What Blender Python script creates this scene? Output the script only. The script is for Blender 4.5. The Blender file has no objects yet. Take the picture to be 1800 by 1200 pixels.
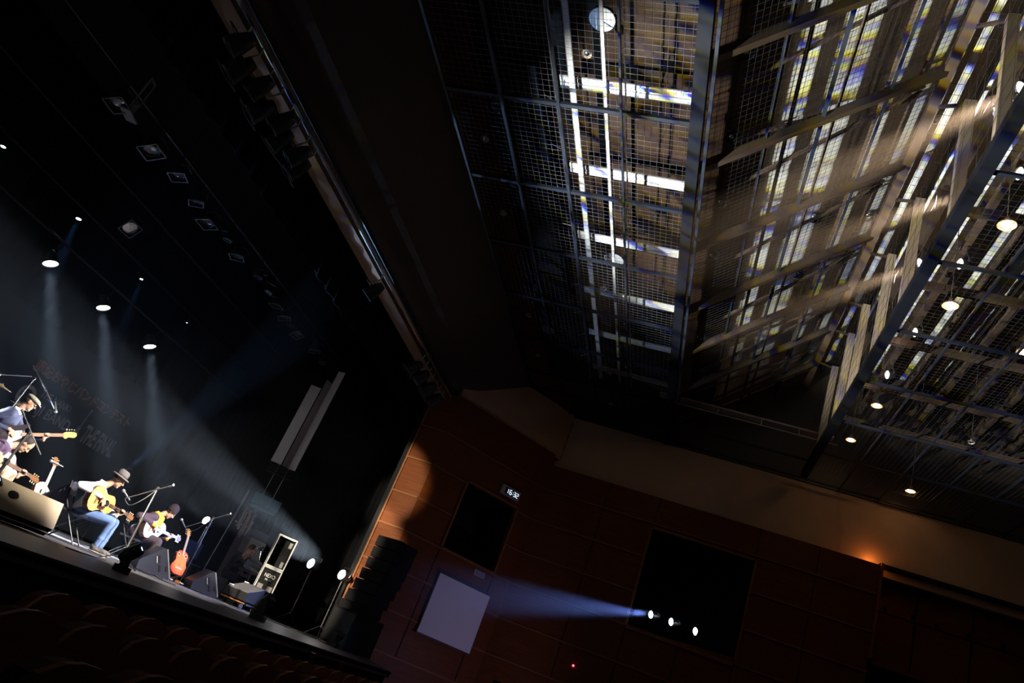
import bpy, math, random
from mathutils import Vector, Matrix, Quaternion
random.seed(7)
C = bpy.context.scene
COL = C.collection
V = Vector
E = 1.4            # eye height of the camera above the hall floor
ST = 1.07          # stage floor height

# ---------------------------------------------------------------- camera
cd = bpy.data.cameras.new('camera'); cam = bpy.data.objects.new('camera', cd); COL.objects.link(cam)
cd.sensor_width = 36.0; cd.lens = 25.402; cd.clip_start = 0.05; cd.clip_end = 200
_R = Matrix(((0.14945017, -0.92552327, 0.34795305), (-0.49081626, 0.23604807, 0.83867795), (-0.85834961, -0.29612157, -0.41898444)))
cam.matrix_world = Matrix.Translation((0, 0, E)) @ _R.transposed().to_4x4()
C.camera = cam

# ---------------------------------------------------------------- world, exposure
w = bpy.data.worlds.new('dim_hall'); C.world = w; w.use_nodes = True
w.node_tree.nodes['Background'].inputs[0].default_value = (1.0, .34, .11, 1)
w.node_tree.nodes['Background'].inputs[1].default_value = 0.0009
C.view_settings.view_transform = 'Standard'; C.view_settings.look = 'None'
C.view_settings.gamma = 1; C.view_settings.exposure = 0; C.view_settings.use_curve_mapping = False
C.cycles.max_bounces = 4; C.cycles.diffuse_bounces = 2; C.cycles.glossy_bounces = 2
C.cycles.transmission_bounces = 2; C.cycles.volume_bounces = 0; C.cycles.transparent_max_bounces = 6
C.cycles.use_denoising = True; C.cycles.sample_clamp_indirect = 3
C.cycles.caustics_reflective = False; C.cycles.caustics_refractive = False

# ---------------------------------------------------------------- materials
MATS = {}
def mat(name, col, rough=.7, metal=0, emit=None, es=0, noise=0, nscale=8, bump=0, spec=.4):
    if name in MATS: return MATS[name]
    m = bpy.data.materials.new(name); m.use_nodes = True; MATS[name] = m
    nt = m.node_tree; b = nt.nodes['Principled BSDF']
    b.inputs['Base Color'].default_value = (*col, 1); b.inputs['Roughness'].default_value = rough
    b.inputs['Metallic'].default_value = metal; b.inputs['Specular IOR Level'].default_value = spec
    if emit:
        b.inputs['Emission Color'].default_value = (*emit, 1); b.inputs['Emission Strength'].default_value = es
    if noise or bump:
        tc = nt.nodes.new('ShaderNodeTexCoord'); n = nt.nodes.new('ShaderNodeTexNoise')
        n.inputs['Scale'].default_value = nscale; n.inputs['Detail'].default_value = 4
        nt.links.new(tc.outputs['Object'], n.inputs['Vector'])
        if noise:
            mx = nt.nodes.new('ShaderNodeMix'); mx.data_type = 'RGBA'
            mx.inputs[6].default_value = (*[c*(1-noise) for c in col], 1); mx.inputs[7].default_value = (*[min(1, c*(1+noise)) for c in col], 1)
            nt.links.new(n.outputs['Fac'], mx.inputs[0]); nt.links.new(mx.outputs[2], b.inputs['Base Color'])
        if bump:
            bp = nt.nodes.new('ShaderNodeBump'); bp.inputs['Strength'].default_value = bump; bp.inputs['Distance'].default_value = .02
            nt.links.new(n.outputs['Fac'], bp.inputs['Height']); nt.links.new(bp.outputs[0], b.inputs['Normal'])
    return m
def wood(name, c1, c2, scale=(1.2, 1.2, 26), rough=.45):
    if name in MATS: return MATS[name]
    m = bpy.data.materials.new(name); m.use_nodes = True; MATS[name] = m
    nt = m.node_tree; b = nt.nodes['Principled BSDF']; b.inputs['Roughness'].default_value = rough; b.inputs['Specular IOR Level'].default_value = .5 if rough < .4 else .12
    tc = nt.nodes.new('ShaderNodeTexCoord'); mp = nt.nodes.new('ShaderNodeMapping'); mp.inputs['Scale'].default_value = scale
    n = nt.nodes.new('ShaderNodeTexNoise'); n.inputs['Scale'].default_value = 1.6; n.inputs['Detail'].default_value = 6; n.inputs['Distortion'].default_value = .6
    r = nt.nodes.new('ShaderNodeValToRGB'); r.color_ramp.elements[0].color = (*c1, 1); r.color_ramp.elements[1].color = (*c2, 1)
    r.color_ramp.elements[0].position = .35; r.color_ramp.elements[1].position = .65
    nt.links.new(tc.outputs['Object'], mp.inputs[0]); nt.links.new(mp.outputs[0], n.inputs['Vector'])
    nt.links.new(n.outputs['Fac'], r.inputs[0]); nt.links.new(r.outputs[0], b.inputs['Base Color'])
    return m
M_BLACK = mat('black_matt', (.012, .012, .014), .9, spec=.1)
M_BLK = mat('black_paint', (.02, .02, .022), .45)
M_BLKM = mat('black_metal', (.03, .03, .035), .35, .6)
M_DRAPE = mat('black_drape', (.006, .0066, .009), .95, noise=.4, nscale=3, spec=.1)
M_STEEL = mat('grey_steel', (.42, .42, .42), .5, .3, noise=.25, nscale=14)
M_FRAME = mat('frame_steel', (.10, .10, .11), .5, .3)
M_CHROME = mat('chrome', (.75, .77, .8), .22, 1)
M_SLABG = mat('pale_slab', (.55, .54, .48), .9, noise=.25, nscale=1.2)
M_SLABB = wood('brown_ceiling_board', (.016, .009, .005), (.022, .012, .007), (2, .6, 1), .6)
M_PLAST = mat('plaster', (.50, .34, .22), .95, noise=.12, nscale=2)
M_PLASTSH = mat('plaster_shade', (.06, .04, .025), .95, noise=.12, nscale=2)  # plaster of the unlit slope, its shade put into the colour
M_WOODL = wood('veneer_panel', (.10, .026, .006), (.135, .040, .010))
M_RAIL = wood('veneer_trim', (.16, .06, .022), (.21, .085, .032))
M_STAGE = mat('stage_boards', (.085, .085, .10), .42, noise=.35, nscale=5)
M_TUBE = mat('dark_tube', (.006, .008, .014), .5, 0, spec=.25)
M_BEAMK = mat('black_steel', (.0025, .003, .005), .6, spec=.12)
M_BEAM = mat('brown_steel', (.06, .038, .024), .6, noise=.2, nscale=6)
M_BEAMD = mat('dark_brown_steel', (.032, .021, .014), .5, noise=.3, nscale=6)
M_WIRE = mat('net_wire', (.16, .17, .19), .45, .5)
M_WIREB = mat('net_wire_black', (.012, .012, .014), .7)

# ---------------------------------------------------------------- mesh helpers
class MB:
    def __init__(s): s.v = []; s.f = []
    def add(s, vs, fs):
        k = len(s.v); s.v += [tuple(x) for x in vs]; s.f += [tuple(i+k for i in f) for f in fs]; return s
    def box(s, c, d, rot=None):
        c = V(c); h = V(d)/2; vs = []
        for x in (-1, 1):
            for y in (-1, 1):
                for z in (-1, 1):
                    p = V((x*h.x, y*h.y, z*h.z))
                    if rot is not None: p = rot @ p
                    vs.append(c+p)
        return s.add(vs, [(0, 1, 3, 2), (4, 6, 7, 5), (0, 4, 5, 1), (2, 3, 7, 6), (0, 2, 6, 4), (1, 5, 7, 3)])
    def bar(s, a, b, wd, h=None, up=(0, 0, 1)):
        a = V(a); b = V(b); d = (b-a); L = d.length; d.normalize(); u = V(up)
        if abs(d.dot(u)) > .98: u = V((1, 0, 0))
        x = d.cross(u).normalized(); z = x.cross(d).normalized()
        return s.box((a+b)/2, (wd, L, h or wd), Matrix((x, d, z)).transposed())
    def ring(s, c, x, y, rx, ry, n, pw=1):
        return [c + x*(rx*math.copysign(abs(math.cos(t))**pw, math.cos(t))) + y*(ry*math.copysign(abs(math.sin(t))**pw, math.sin(t))) for t in [2*math.pi*i/n for i in range(n)]]
    def loft(s, rings, caps=True):
        n = len(rings[0]); k = len(s.v); s.v += [tuple(p) for r in rings for p in r]
        for j in range(len(rings)-1):
            for i in range(n):
                a = k+j*n+i; b = k+j*n+(i+1) % n; s.f.append((a, b, b+n, a+n))
        if caps: s.f.append(tuple(k+i for i in range(n))[::-1]); s.f.append(tuple(k+(len(rings)-1)*n+i for i in range(n)))
        return s
    def cyl(s, a, b, r0, r1=None, n=12, caps=True):
        a = V(a); b = V(b); r1 = r0 if r1 is None else r1; d = (b-a).normalized()
        x = d.orthogonal().normalized(); y = d.cross(x)
        return s.loft([s.ring(a, x, y, r0, r0, n), s.ring(b, x, y, r1, r1, n)], caps)
    def tube(s, pts, r, n=6):
        pts = [V(p) for p in pts]; rings = []; x = None
        for i, p in enumerate(pts):
            d = (pts[min(i+1, len(pts)-1)]-pts[max(i-1, 0)]).normalized()
            x = d.orthogonal().normalized() if x is None else (x-d*x.dot(d)).normalized()
            rr = r[i] if isinstance(r, (list, tuple)) else r
            rings.append(s.ring(p, x, d.cross(x), rr, rr, n))
        return s.loft(rings)
    def cap(s, a, b, r0, r1=None, n=12, m=4):
        a = V(a); b = V(b); r1 = r0 if r1 is None else r1; d = (b-a).normalized() if (b-a).length > 1e-6 else V((0, 0, 1))
        x = d.orthogonal().normalized(); y = d.cross(x); rs = []
        for j in range(m): t = math.pi/2*(j+.3)/m; rs.append(s.ring(a-d*r0*math.cos(t), x, y, r0*math.sin(t), r0*math.sin(t), n))
        rs.append(s.ring(a, x, y, r0, r0, n)); rs.append(s.ring(b, x, y, r1, r1, n))
        for j in reversed(range(m)): t = math.pi/2*(j+.3)/m; rs.append(s.ring(b+d*r1*math.cos(t), x, y, r1*math.sin(t), r1*math.sin(t), n))
        return s.loft(rs)
    def ell(s, c, r, rot=None, n=16, m=9):
        c = V(c); rs = []
        for j in range(m):
            t = math.pi*(j+.35)/(m-.3); ring = []
            for i in range(n):
                a = 2*math.pi*i/n; p = V((r[0]*math.sin(t)*math.cos(a), r[1]*math.sin(t)*math.sin(a), -r[2]*math.cos(t)))
                ring.append(c+(rot @ p if rot is not None else p))
            rs.append(ring)
        return s.loft(rs)
    def prism(s, poly, f0, f1):
        """poly: 2D points, f0/f1 map (u, v) to 3D for the two faces"""
        n = len(poly); a = [f0(*p) for p in poly]; b = [f1(*p) for p in poly]
        return s.add(a+b, [tuple(range(n))[::-1], tuple(range(n, 2*n))]+[(i, (i+1) % n, n+(i+1) % n, n+i) for i in range(n)])
    def quad(s, *p): return s.add(p, [tuple(range(len(p)))])
    def rev(s, c, axis, prof, n=20):
        c = V(c); d = V(axis).normalized(); x = d.orthogonal().normalized(); y = d.cross(x)
        return s.loft([s.ring(c+d*h, x, y, r, r, n) for r, h in prof], False)
    def build(s, name, m, parent=None, smooth=False):
        me = bpy.data.meshes.new(name); me.from_pydata(s.v, [], s.f); me.update()
        if smooth: me.polygons.foreach_set('use_smooth', [True]*len(me.polygons))
        me.materials.append(m); o = bpy.data.objects.new(name, me); COL.objects.link(o)
        if parent is not None: o.parent = parent
        return o
def rotz(a): return Matrix.Rotation(math.radians(a), 3, 'Z')
def tag(o, label=None, cat=None, group=None, kind=None):
    if label: o['label'] = label
    if cat: o['category'] = cat
    if group: o['group'] = group
    if kind: o['kind'] = kind
    return o
def empty(name, loc, az=0, label=None, cat=None, group=None, mtx=None):
    o = bpy.data.objects.new(name, None); COL.objects.link(o); o.empty_display_size = .1
    if mtx is not None: o.matrix_world = mtx
    else: o.location = loc; o.rotation_euler = (0, 0, math.radians(az))
    return tag(o, label, cat, group)
def struct(name, mb, m, parent=None, smooth=False):
    o = mb.build(name, m, parent, smooth)
    if parent is None: o['kind'] = 'structure'
    return o
KIDS = {}
def copy_tree(o, parent=None):
    c = o.copy(); COL.objects.link(c)
    if parent is not None: c.parent = parent; c.matrix_parent_inverse = Matrix()
    for ch in list(o.children): copy_tree(ch, c)
    return c
def frame(fwd, up=(0, 0, 1)):
    """3x3 whose +Z is fwd"""
    z = V(fwd).normalized(); u = V(up)
    if abs(z.dot(u)) > .99: u = V((0, 1, 0))
    x = u.cross(z).normalized(); y = z.cross(x)
    return Matrix((x, y, z)).transposed()
def emis(name, col, s):
    if name in MATS: return MATS[name]
    m = bpy.data.materials.new(name); m.use_nodes = True; nt = m.node_tree; MATS[name] = m
    nt.nodes.remove(nt.nodes['Principled BSDF']); e = nt.nodes.new('ShaderNodeEmission')
    e.inputs[0].default_value = (*col, 1); e.inputs[1].default_value = s
    nt.links.new(e.outputs[0], nt.nodes['Material Output'].inputs[0]); return m

def spot_light(parent, power, angle, col, r=.05, blend=.25, z=.03, gobo=None):
    """light of a lamp, shining along the parent's local +Z"""
    ld = bpy.data.lights.new('beam', 'SPOT'); ld.energy = power; ld.color = col; ld.spot_size = math.radians(angle)
    ld.spot_blend = blend; ld.shadow_soft_size = r
    o = bpy.data.objects.new('beam', ld); COL.objects.link(o); o.parent = parent
    o.location = (0, 0, z); o.rotation_euler = (math.pi, 0, 0)
    if gobo:
        ld.use_nodes = True; nt = ld.node_tree; em = nt.nodes['Emission']; tc = nt.nodes.new('ShaderNodeTexCoord')
        mp = nt.nodes.new('ShaderNodeMapping'); mp.inputs['Scale'].default_value = gobo[0]; mp.inputs['Rotation'].default_value = (0, 0, gobo[1])
        nt.links.new(tc.outputs['Normal'], mp.inputs[0])
        cmb = nt.nodes.new('ShaderNodeCombineColor')
        for i, off in enumerate(((0, 0, 0), (.02, .02, 0), (.12, .16, 0))):
            ad = nt.nodes.new('ShaderNodeVectorMath'); ad.inputs[1].default_value = off
            n = nt.nodes.new('ShaderNodeTexNoise'); n.inputs['Scale'].default_value = 1; n.inputs['Detail'].default_value = 1.5; n.inputs['Distortion'].default_value = .8
            mr = nt.nodes.new('ShaderNodeMapRange'); mr.inputs[1].default_value = .40; mr.inputs[2].default_value = .51
            mr.inputs[3].default_value = .03; mr.inputs[4].default_value = 1
            nt.links.new(mp.outputs[0], ad.inputs[0]); nt.links.new(ad.outputs[0], n.inputs['Vector'])
            nt.links.new(n.outputs['Fac'], mr.inputs[0]); nt.links.new(mr.outputs[0], cmb.inputs[i])
        nt.links.new(cmb.outputs[0], em.inputs['Color'])
    return o

# ================================================================ SETTING
def wall_cells(name, org, ud, us, zs, holes, m, th=.12, side=1):
    """upright wall of boxes: org 2D, ud 2D unit direction, us / zs cuts, holes (u0,u1,z0,z1); the front stays on the line"""
    b = MB(); nx, ny = ud[1]*side, -ud[0]*side
    for i in range(len(us)-1):
        for j in range(len(zs)-1):
            u0, u1, z0, z1 = us[i], us[i+1], zs[j], zs[j+1]; uc = (u0+u1)/2; zc = (z0+z1)/2
            if any(h[0] < uc < h[1] and h[2] < zc < h[3] for h in holes): continue
            f0 = lambda u, z: (org[0]+ud[0]*u, org[1]+ud[1]*u, z)
            f1 = lambda u, z: (org[0]+ud[0]*u+nx*th, org[1]+ud[1]*u+ny*th, z)
            b.prism([(u0, z0), (u1, z0), (u1, z1), (u0, z1)], f0, f1)
    return struct(name, b, m)
# floors
struct('floor', MB().box((6, -4.5, -.1), (34, 19, .2)), mat('hall_carpet', (.05, .018, .014), .95, noise=.3, nscale=30))
struct('floor_stage', MB().prism([(-4, 5.0), (15.4, 5.0), (17.2, 5.9), (18.4, 7.1), (18.4, 7.93), (24, 7.93), (24, 17), (-4, 17)], lambda x, y: (x, y, ST-.12), lambda x, y: (x, y, ST)), M_STAGE)
struct('wall_stage_front', MB().prism([(-4, 5.06), (15.35, 5.06), (17.1, 5.98), (17.1, 6.4), (-4, 6.4)], lambda x, y: (x, y, 0), lambda x, y: (x, y, ST-.12)), M_BLACK)
struct('trim_1', MB().tube([(-4, 4.99, ST-.03), (15.4, 4.99, ST-.03), (17.2, 5.88, ST-.03), (18.4, 7.08, ST-.03)], .02, 6), M_BLACK)

# side wall of the hall (x = 21.1), the splayed wall and the proscenium return
S2 = math.sqrt(.5)
XW = 21.1; YA = 4.54; XS = 18.49; YS = 7.15
WOODTOP = E+6.55
# u runs towards -y on the side wall
def uy(y): return YA-y
wall_cells('wall_right', (XW, YA), (0, -1), [0, .45, 1.45, uy(1.13), uy(-1.73), uy(-4.85), 17], [0, E+.35, E+2.83, E+5.6, WOODTOP],
           [(uy(1.13), uy(-1.73), E+2.83, E+5.6), (.45, 1.45, 0, E+.35), (uy(-4.85), 17, E+4.1, 12)], M_WOODL, side=-1)
su = 3.69
wall_cells('wall_splay', (XS, YS), (S2, -S2), [0, 1.23, 3.03, su], [0, E+2.9, E+4.81, E+6.9], [(1.23, 3.03, E+2.9, E+4.81)], M_WOODL, side=-1)
wall_cells('wall_proscenium', (XS, 7.95), (0, -1), [0, .80], [ST, E+6.9], [], M_WOODL, side=-1, th=.1)
struct('wall_wing', MB().box((21.2, 8.05, 5), (5.2, .2, 10)), M_BLACK)
# dark reveals behind the two lighting windows and the doorway
def dark_box(name, org, ud, u0, u1, z0, z1, depth=1.6):
    nx, ny = -ud[1], ud[0]; b = MB()
    P = lambda u, z, d: (org[0]+ud[0]*u+nx*d, org[1]+ud[1]*u+ny*d, z)
    A = [P(u0, z0, .1), P(u1, z0, .1), P(u1, z1, .1), P(u0, z1, .1)]; B = [P(u0, z0, depth), P(u1, z0, depth), P(u1, z1, depth), P(u0, z1, depth)]
    b.add(A+B, [(4, 5, 6, 7)]+[(i, (i+1) % 4, 4+(i+1) % 4, 4+i) for i in range(4)])
    return struct(name, b, M_BLACK)
# note: outward normal of a wall whose u runs (ux,uy) is (-uy,ux) towards the room's outside
dark_box('window_1', (XS, YS), (S2, -S2), 1.23, 3.03, E+2.9, E+4.81)
dark_box('window_2', (XW, YA), (0, -1), uy(1.13), uy(-1.73), E+2.83, E+5.6, 2.2)
dark_box('door_1', (XW, YA), (0, -1), .45, 1.45, 0, E+.35, 1.0)
# frames of the windows
def wframe(name, org, ud, u0, u1, z0, z1, w=.06):
    P = lambda u, z: V((org[0]+ud[0]*u-(-ud[1])*.03, org[1]+ud[1]*u-ud[0]*.03, z)); b = MB(); up = (-ud[1], ud[0], 0)
    for p, q in ((P(u0-w/2, z0), P(u0-w/2, z1)), (P(u1+w/2, z0), P(u1+w/2, z1)), (P(u0, z0-w/2), P(u1, z0-w/2)), (P(u0, z1+w/2), P(u1, z1+w/2))): b.bar(p, q, w, w, up)
    return struct(name, b, M_RAIL)
wframe('window_1_frame', (XS, YS), (S2, -S2), 1.23, 3.03, E+2.9, E+4.81)
wframe('window_2_frame', (XW, YA), (0, -1), uy(1.13), uy(-1.73), E+2.83, E+5.6)
# ledge inside window 2, just under the lamps
struct('window_2_sill', MB().prism([(1.13, E+2.83), (-1.73, E+2.83), (-1.73, E+3.02), (1.13, E+2.83)][:3], lambda y, z: (XW+.12, y, z), lambda y, z: (XW+.9, y, z)), M_WOODL)
# horizontal rails: z relative to the eye
tn = [1]
def trim(mb, m=M_RAIL):
    tn[0] += 1; return struct('trim_%d' % tn[0], mb, m)
RZ = [E-.08, E+.90, E+1.87, E+2.85, E+3.76, E+4.76, E+5.75]
for z in RZ:
    # strip, splay
    trim(MB().bar((XS-.02, 7.95, z), (XS-.02, 7.15, z), .05, .045))
    spl = [(0, su)]
    if abs(z-E-3.76) < .1: spl = [(0, 1.2), (3.06, su)]
    if abs(z-E-4.76) < .1: spl = [(0, 1.2), (3.06, su)]
    for a, b_ in spl:
        trim(MB().bar((XS+S2*a-.015, YS-S2*a-.015, z), (XS+S2*b_-.015, YS-S2*b_-.015, z), .05, .045))
    seg = [(0, 17)]
    if E+2.9 < z < E+5.6: seg = [(0, uy(1.13)-.03), (uy(-1.73)+.03, uy(-4.85))]
    elif z >= E+5.6: seg = [(0, uy(-4.85))]
    elif z < E+.3: seg = [(1.5, 17)]
    for a, b_ in seg:
        trim(MB().bar((XW-.02, YA-a, z), (XW-.02, YA-b_, z), .05, .045))
# upright seams and edge trims
for y, z0, z1 in ((1.13, 0, E+2.83), (1.13, E+5.6, WOODTOP), (-1.73, E+5.6, WOODTOP), (-3.3, 0, WOODTOP), (-6.5, 0, E+4.1), (-8.3, 0, E+4.1), (-.3, 0, E+2.8), (2.65, E+.9, WOODTOP), (-1.73, 0, E+2.83), (-4.85, 0, E+4.1)):
    trim(MB().box((XW-.004, y, (z0+z1)/2), (.012, .02, z1-z0)), M_BLACK)
trim(MB().box((XW-.03, -4.88, E+5.35), (.08, .07, 2.5)))
trim(MB().box((XS-.02, 7.93, E+3.0), (.06, .05, 7.8)))
for a in (1.18, 3.08): trim(MB().box((XS+S2*a-.003, YS-S2*a-.003, E+1.4), (.02, .02, 2.9), rotz(-45)), M_BLACK)
# recessed gallery on the far right
struct('wall_gallery', MB().box((XW+.75, -11, E+5.2), (.1, 12.3, 3.2)), M_WOODL)
struct('floor_gallery', MB().box((XW+.4, -11, E+4.05), (.75, 12.3, .1)), M_WOODL)
for y in (-6.0, -7.35, -8.7, -10.1): trim(MB().box((XW+.69, y, E+5.1), (.02, .03, 2.6)), M_BLACK)
struct('ceiling_gallery', MB().box((XW+.5, -11, E+6.6), (.7, 12.3, .1)), M_BLACK)
# cornice shadow gap and plaster bulkhead above the wood
struct('wall_bulkhead', MB().prism([(YA, WOODTOP-.2), (-13, WOODTOP-.2), (-13, E+8.36), (YA+.2, E+8.36)], lambda y, z: (XW+.32, y, z), lambda y, z: (XW+.5, y, z)), M_PLAST)
struct('wall_upper', MB().box((XW+.42, -4.3, E+10.5), (.15, 18, 4.2)), M_BEAMD)
struct('wall_splay_bulkhead', MB().prism([(0, E+6.85), (su+.25, E+6.85), (su+.25, E+8.4), (0, E+8.4)], lambda u, z: (XS+S2*u+.06, YS-S2*u+.06, z), lambda u, z: (XS+S2*u+.2, YS-S2*u+.2, z)), M_PLAST)
# proscenium header, its fascia and the plaster slope up to the first net
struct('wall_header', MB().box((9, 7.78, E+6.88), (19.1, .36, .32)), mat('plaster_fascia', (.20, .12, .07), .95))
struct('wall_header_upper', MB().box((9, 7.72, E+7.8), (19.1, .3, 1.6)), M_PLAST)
struct('ceiling_slope', MB().prism([(7.56, E+7.0), (6.9, E+7.35), (6.3, E+7.9), (5.75, E+8.42), (5.75, E+8.6), (7.56, E+8.6)], lambda y, z: (-2, y, z), lambda y, z: (21.3, y, z)), M_PLASTSH)
# stage house
struct('wall_stage_back', MB().box((10, 16.3, 5), (28, .2, 10)), M_BLACK)
struct('wall_stage_right', MB().box((22.6, 12, 5), (.2, 9, 10)), M_BLACK)
struct('ceiling_stage', MB().box((10, 12, E+9.1), (28, 9, .2)), M_BLACK)

# black drapes
def drape(name, a, b, z0, z1, label, amp=.07, pitch=.28):
    a = V((*a, 0)); b = V((*b, 0)); L = (b-a).length; d = (b-a)/L; n = V((-d.y, d.x, 0)); N = int(L/pitch*8); vs = []; fs = []
    for i in range(N+1):
        s = L*i/N; o = math.sin(s/pitch*2*math.pi)*amp+math.sin(s*1.7)*.03
        for z in (z0, z1): p = a+d*s+n*o; vs.append((p.x, p.y, z))
    for i in range(N): fs.append((2*i, 2*i+2, 2*i+3, 2*i+1))
    mb = MB().add(vs, fs); o = mb.build(name, M_DRAPE, None, True)
    s_ = o.modifiers.new('t', 'SOLIDIFY'); s_.thickness = .012
    return tag(o, label, 'curtain')
drape('stage_curtain', (21.8, 8.6), (21.8, 15.6), ST, E+8.8, 'long black pleated curtain closing the wing behind the open flight case')
drape('backdrop_curtain', (2, 15.65), (21.6, 15.65), ST, E+8.8, 'black pleated curtain across the back of the stage behind the lettering', pitch=.5, amp=.04)
drape('border_curtain', (-2, 8.5), (18.3, 8.5), E+6.0, E+8.9, 'short black border curtain hanging just behind the proscenium header', pitch=.5, amp=.04)
drape('leg_curtain', (18.6, 13.6), (21.6, 13.6), ST, E+8.8, 'black leg curtain facing the hall at the rear of the wing')

# ================================================================ CEILING
NZ = E+8.4
# slabs
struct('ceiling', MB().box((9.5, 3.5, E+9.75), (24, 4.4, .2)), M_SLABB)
def incz(y, off=0): return NZ+(1.44-y)*.868+off
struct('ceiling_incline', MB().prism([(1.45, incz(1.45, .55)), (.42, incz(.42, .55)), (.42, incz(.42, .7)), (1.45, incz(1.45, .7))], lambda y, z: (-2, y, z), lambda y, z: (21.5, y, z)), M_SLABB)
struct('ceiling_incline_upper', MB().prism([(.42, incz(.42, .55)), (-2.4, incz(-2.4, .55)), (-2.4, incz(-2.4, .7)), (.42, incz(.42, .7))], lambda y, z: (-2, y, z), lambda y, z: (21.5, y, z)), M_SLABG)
struct('ceiling_upper', MB().box((9.5, -7.6, E+12.6), (24, 10.6, .2)), M_SLABG)
# framing tubes in the plane of the nets
def cbeam(name, a, b, w_, h_, m, up=(0, 0, 1)): return struct(name, MB().bar(a, b, w_, h_, up), m)
for y in (5.72, 4.7, 3.68, 2.63):
    cbeam('ceiling_tube', (-1, y, NZ), (XW+.3, y, NZ), .05 if y != 2.63 else .035, .05, M_TUBE)
for x in (4.1, 6.2, 8.29, 10.42, 12.5, 14.6, 16.7, 18.8):
    cbeam('ceiling_tube', (x, 5.75, NZ+.02), (x, 1.5, NZ+.02), .07, .06, M_TUBE)
cbeam('ceiling_beam', (-1, 1.44, NZ), (XW+.3, 1.44, NZ), .20, .16, M_BEAMK)
cbeam('ceiling_beam', (-1, 1.26, NZ-.02), (XW+.3, 1.26, NZ-.02), .05, .08, M_TUBE)
cbeam('ceiling_beam', (-1, -2.52, NZ), (XW-.2, -2.52, NZ), .19, .17, M_BEAMK)
# inclined beams up from the first edge to the slot
for x in (4.9, 7.1, 9.3, 11.55, 13.8, 15.8, 17.9, 19.9):
    cbeam('ceiling_rafter', (x, 1.40, incz(1.40)), (x, -2.13, incz(-2.13)), .11, .16, M_BEAMD)
# purlins across them
for y, ww in ((.45, .04), (-.35, .07), (-1.3, .05)):
    cbeam('ceiling_purlin', (-1, y, incz(y, .05)), (XW+.3, y, incz(y, .05)), ww, ww, M_TUBE)
cbeam('ceiling_edge_beam', (-1, -2.13, E+11.50), (XW+.3, -2.13, E+11.50), .16, .22, M_BEAM)
cbeam('ceiling_edge_beam', (-1, -1.75, E+11.78), (XW+.3, -1.75, E+11.78), .13, .1, M_BEAM)
# hanger posts
for x in (5.9, 7.98, 9.62, 12.11, 13.97, 16.03, 17.44, 19.3):
    cbeam('ceiling_post', (x, -2.55, NZ-.0), (x, -2.58, E+11.15), .17, .13, mat('pale_steel', (.26, .20, .14), .4, .35, noise=.15, nscale=5), (1, 0, 0))
    cbeam('ceiling_brace', (x, -2.58, E+11.1), (x+.5, -2.15, E+11.5), .05, .05, M_BEAMD)
# members above the inclined net that cast the shadows on the slab
for i, (y, o) in enumerate(((.15, .32), (-.55, .30), (-1.25, .32))):
    cbeam('ceiling_joist', (-1, y, incz(y, o)), (XW+.2, y, incz(y, o)), .07 if i != 1 else .05, .07, M_BEAM)
random.seed(3)
for i in range(13):
    x = 5.6+i*1.22; s = 1 if i % 2 else -1
    cbeam('ceiling_brace', (x, .9, incz(.9, .33)), (x+.55*s, -1.9, incz(-1.9, .33)), .06, .05, M_BEAM)
# upper grid between slot and slab
for y in (-3.7, -4.4, -5.1, -5.8, -6.5, -7.4, -8.4, -9.5):
    for dz, ww in ((10.9, .13), (10.1, .09)):
        cbeam('ceiling_truss_chord', (-1, y+(.0 if dz > 10.5 else .25), E+dz), (XW+.3, y+(.0 if dz > 10.5 else .25), E+dz), ww, ww, M_BEAMD if dz < 10.5 else M_BEAM)
    b = MB()
    for k in range(20):
        x0 = 2+k*.95; b.bar((x0, y+.25, E+10.1), (x0+.475, y, E+10.9), .04); b.bar((x0+.475, y, E+10.9), (x0+.95, y+.25, E+10.1), .04)
    struct('ceiling_truss_lattice', b, M_BEAMD)
for x in (4, 6.1, 8.3, 10.4, 12.6, 14.75, 16.9, 19.0):
    cbeam('ceiling_crossbeam', (x, -2.7, E+9.5), (x, -11, E+9.5), .10, .16, M_BEAMD)
    cbeam('ceiling_tube', (x+.06, -2.6, NZ), (x+.06, -11, NZ), .06, .05, M_TUBE)
for y in (-3.55, -4.6, -5.65, -6.7, -7.75, -8.8):
    cbeam('ceiling_tube', (-1, y, NZ), (XW+.3, y, NZ), .035, .035, M_TUBE)
for k in range(9):
    cbeam('ceiling_joist', (-1, -3.1-k*.85, E+11.85), (XW+.3, -3.1-k*.85, E+11.85), .30, .12, M_BEAMD)  # wide bars added to cover the bright slab and darken this area
# perimeter strip where the nets meet the side wall
cbeam('ceiling_edge_tube', (XW+.05, 5.9, NZ-.02), (XW+.05, -12, NZ-.02), .05, .05, M_TUBE)
cbeam('ceiling_edge_tube', (19.9, 5.7, NZ+.03), (19.9, -2.6, NZ+.03), .06, .05, M_TUBE)
# catwalk along the side wall, above the net near the slot
cw = empty('catwalk', (19.6, 0, E+9.1), 0, 'narrow pale steel gangway above the net beside the side wall', 'catwalk')
MB().box((0, -.5, 0), (.28, 4.8, .05)).build('deck', M_STEEL, cw)
MB().tube([(-.3, 1.6, -.28), (-.3, -3, -.28)], .02).build('handrail', M_STEEL, cw)
for y in (1.55, .2, -1.0, -2.0): MB().bar((-.3, y, -.3), (-.1, y, .02), .03).build('stanchion', M_STEEL, cw)

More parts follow.
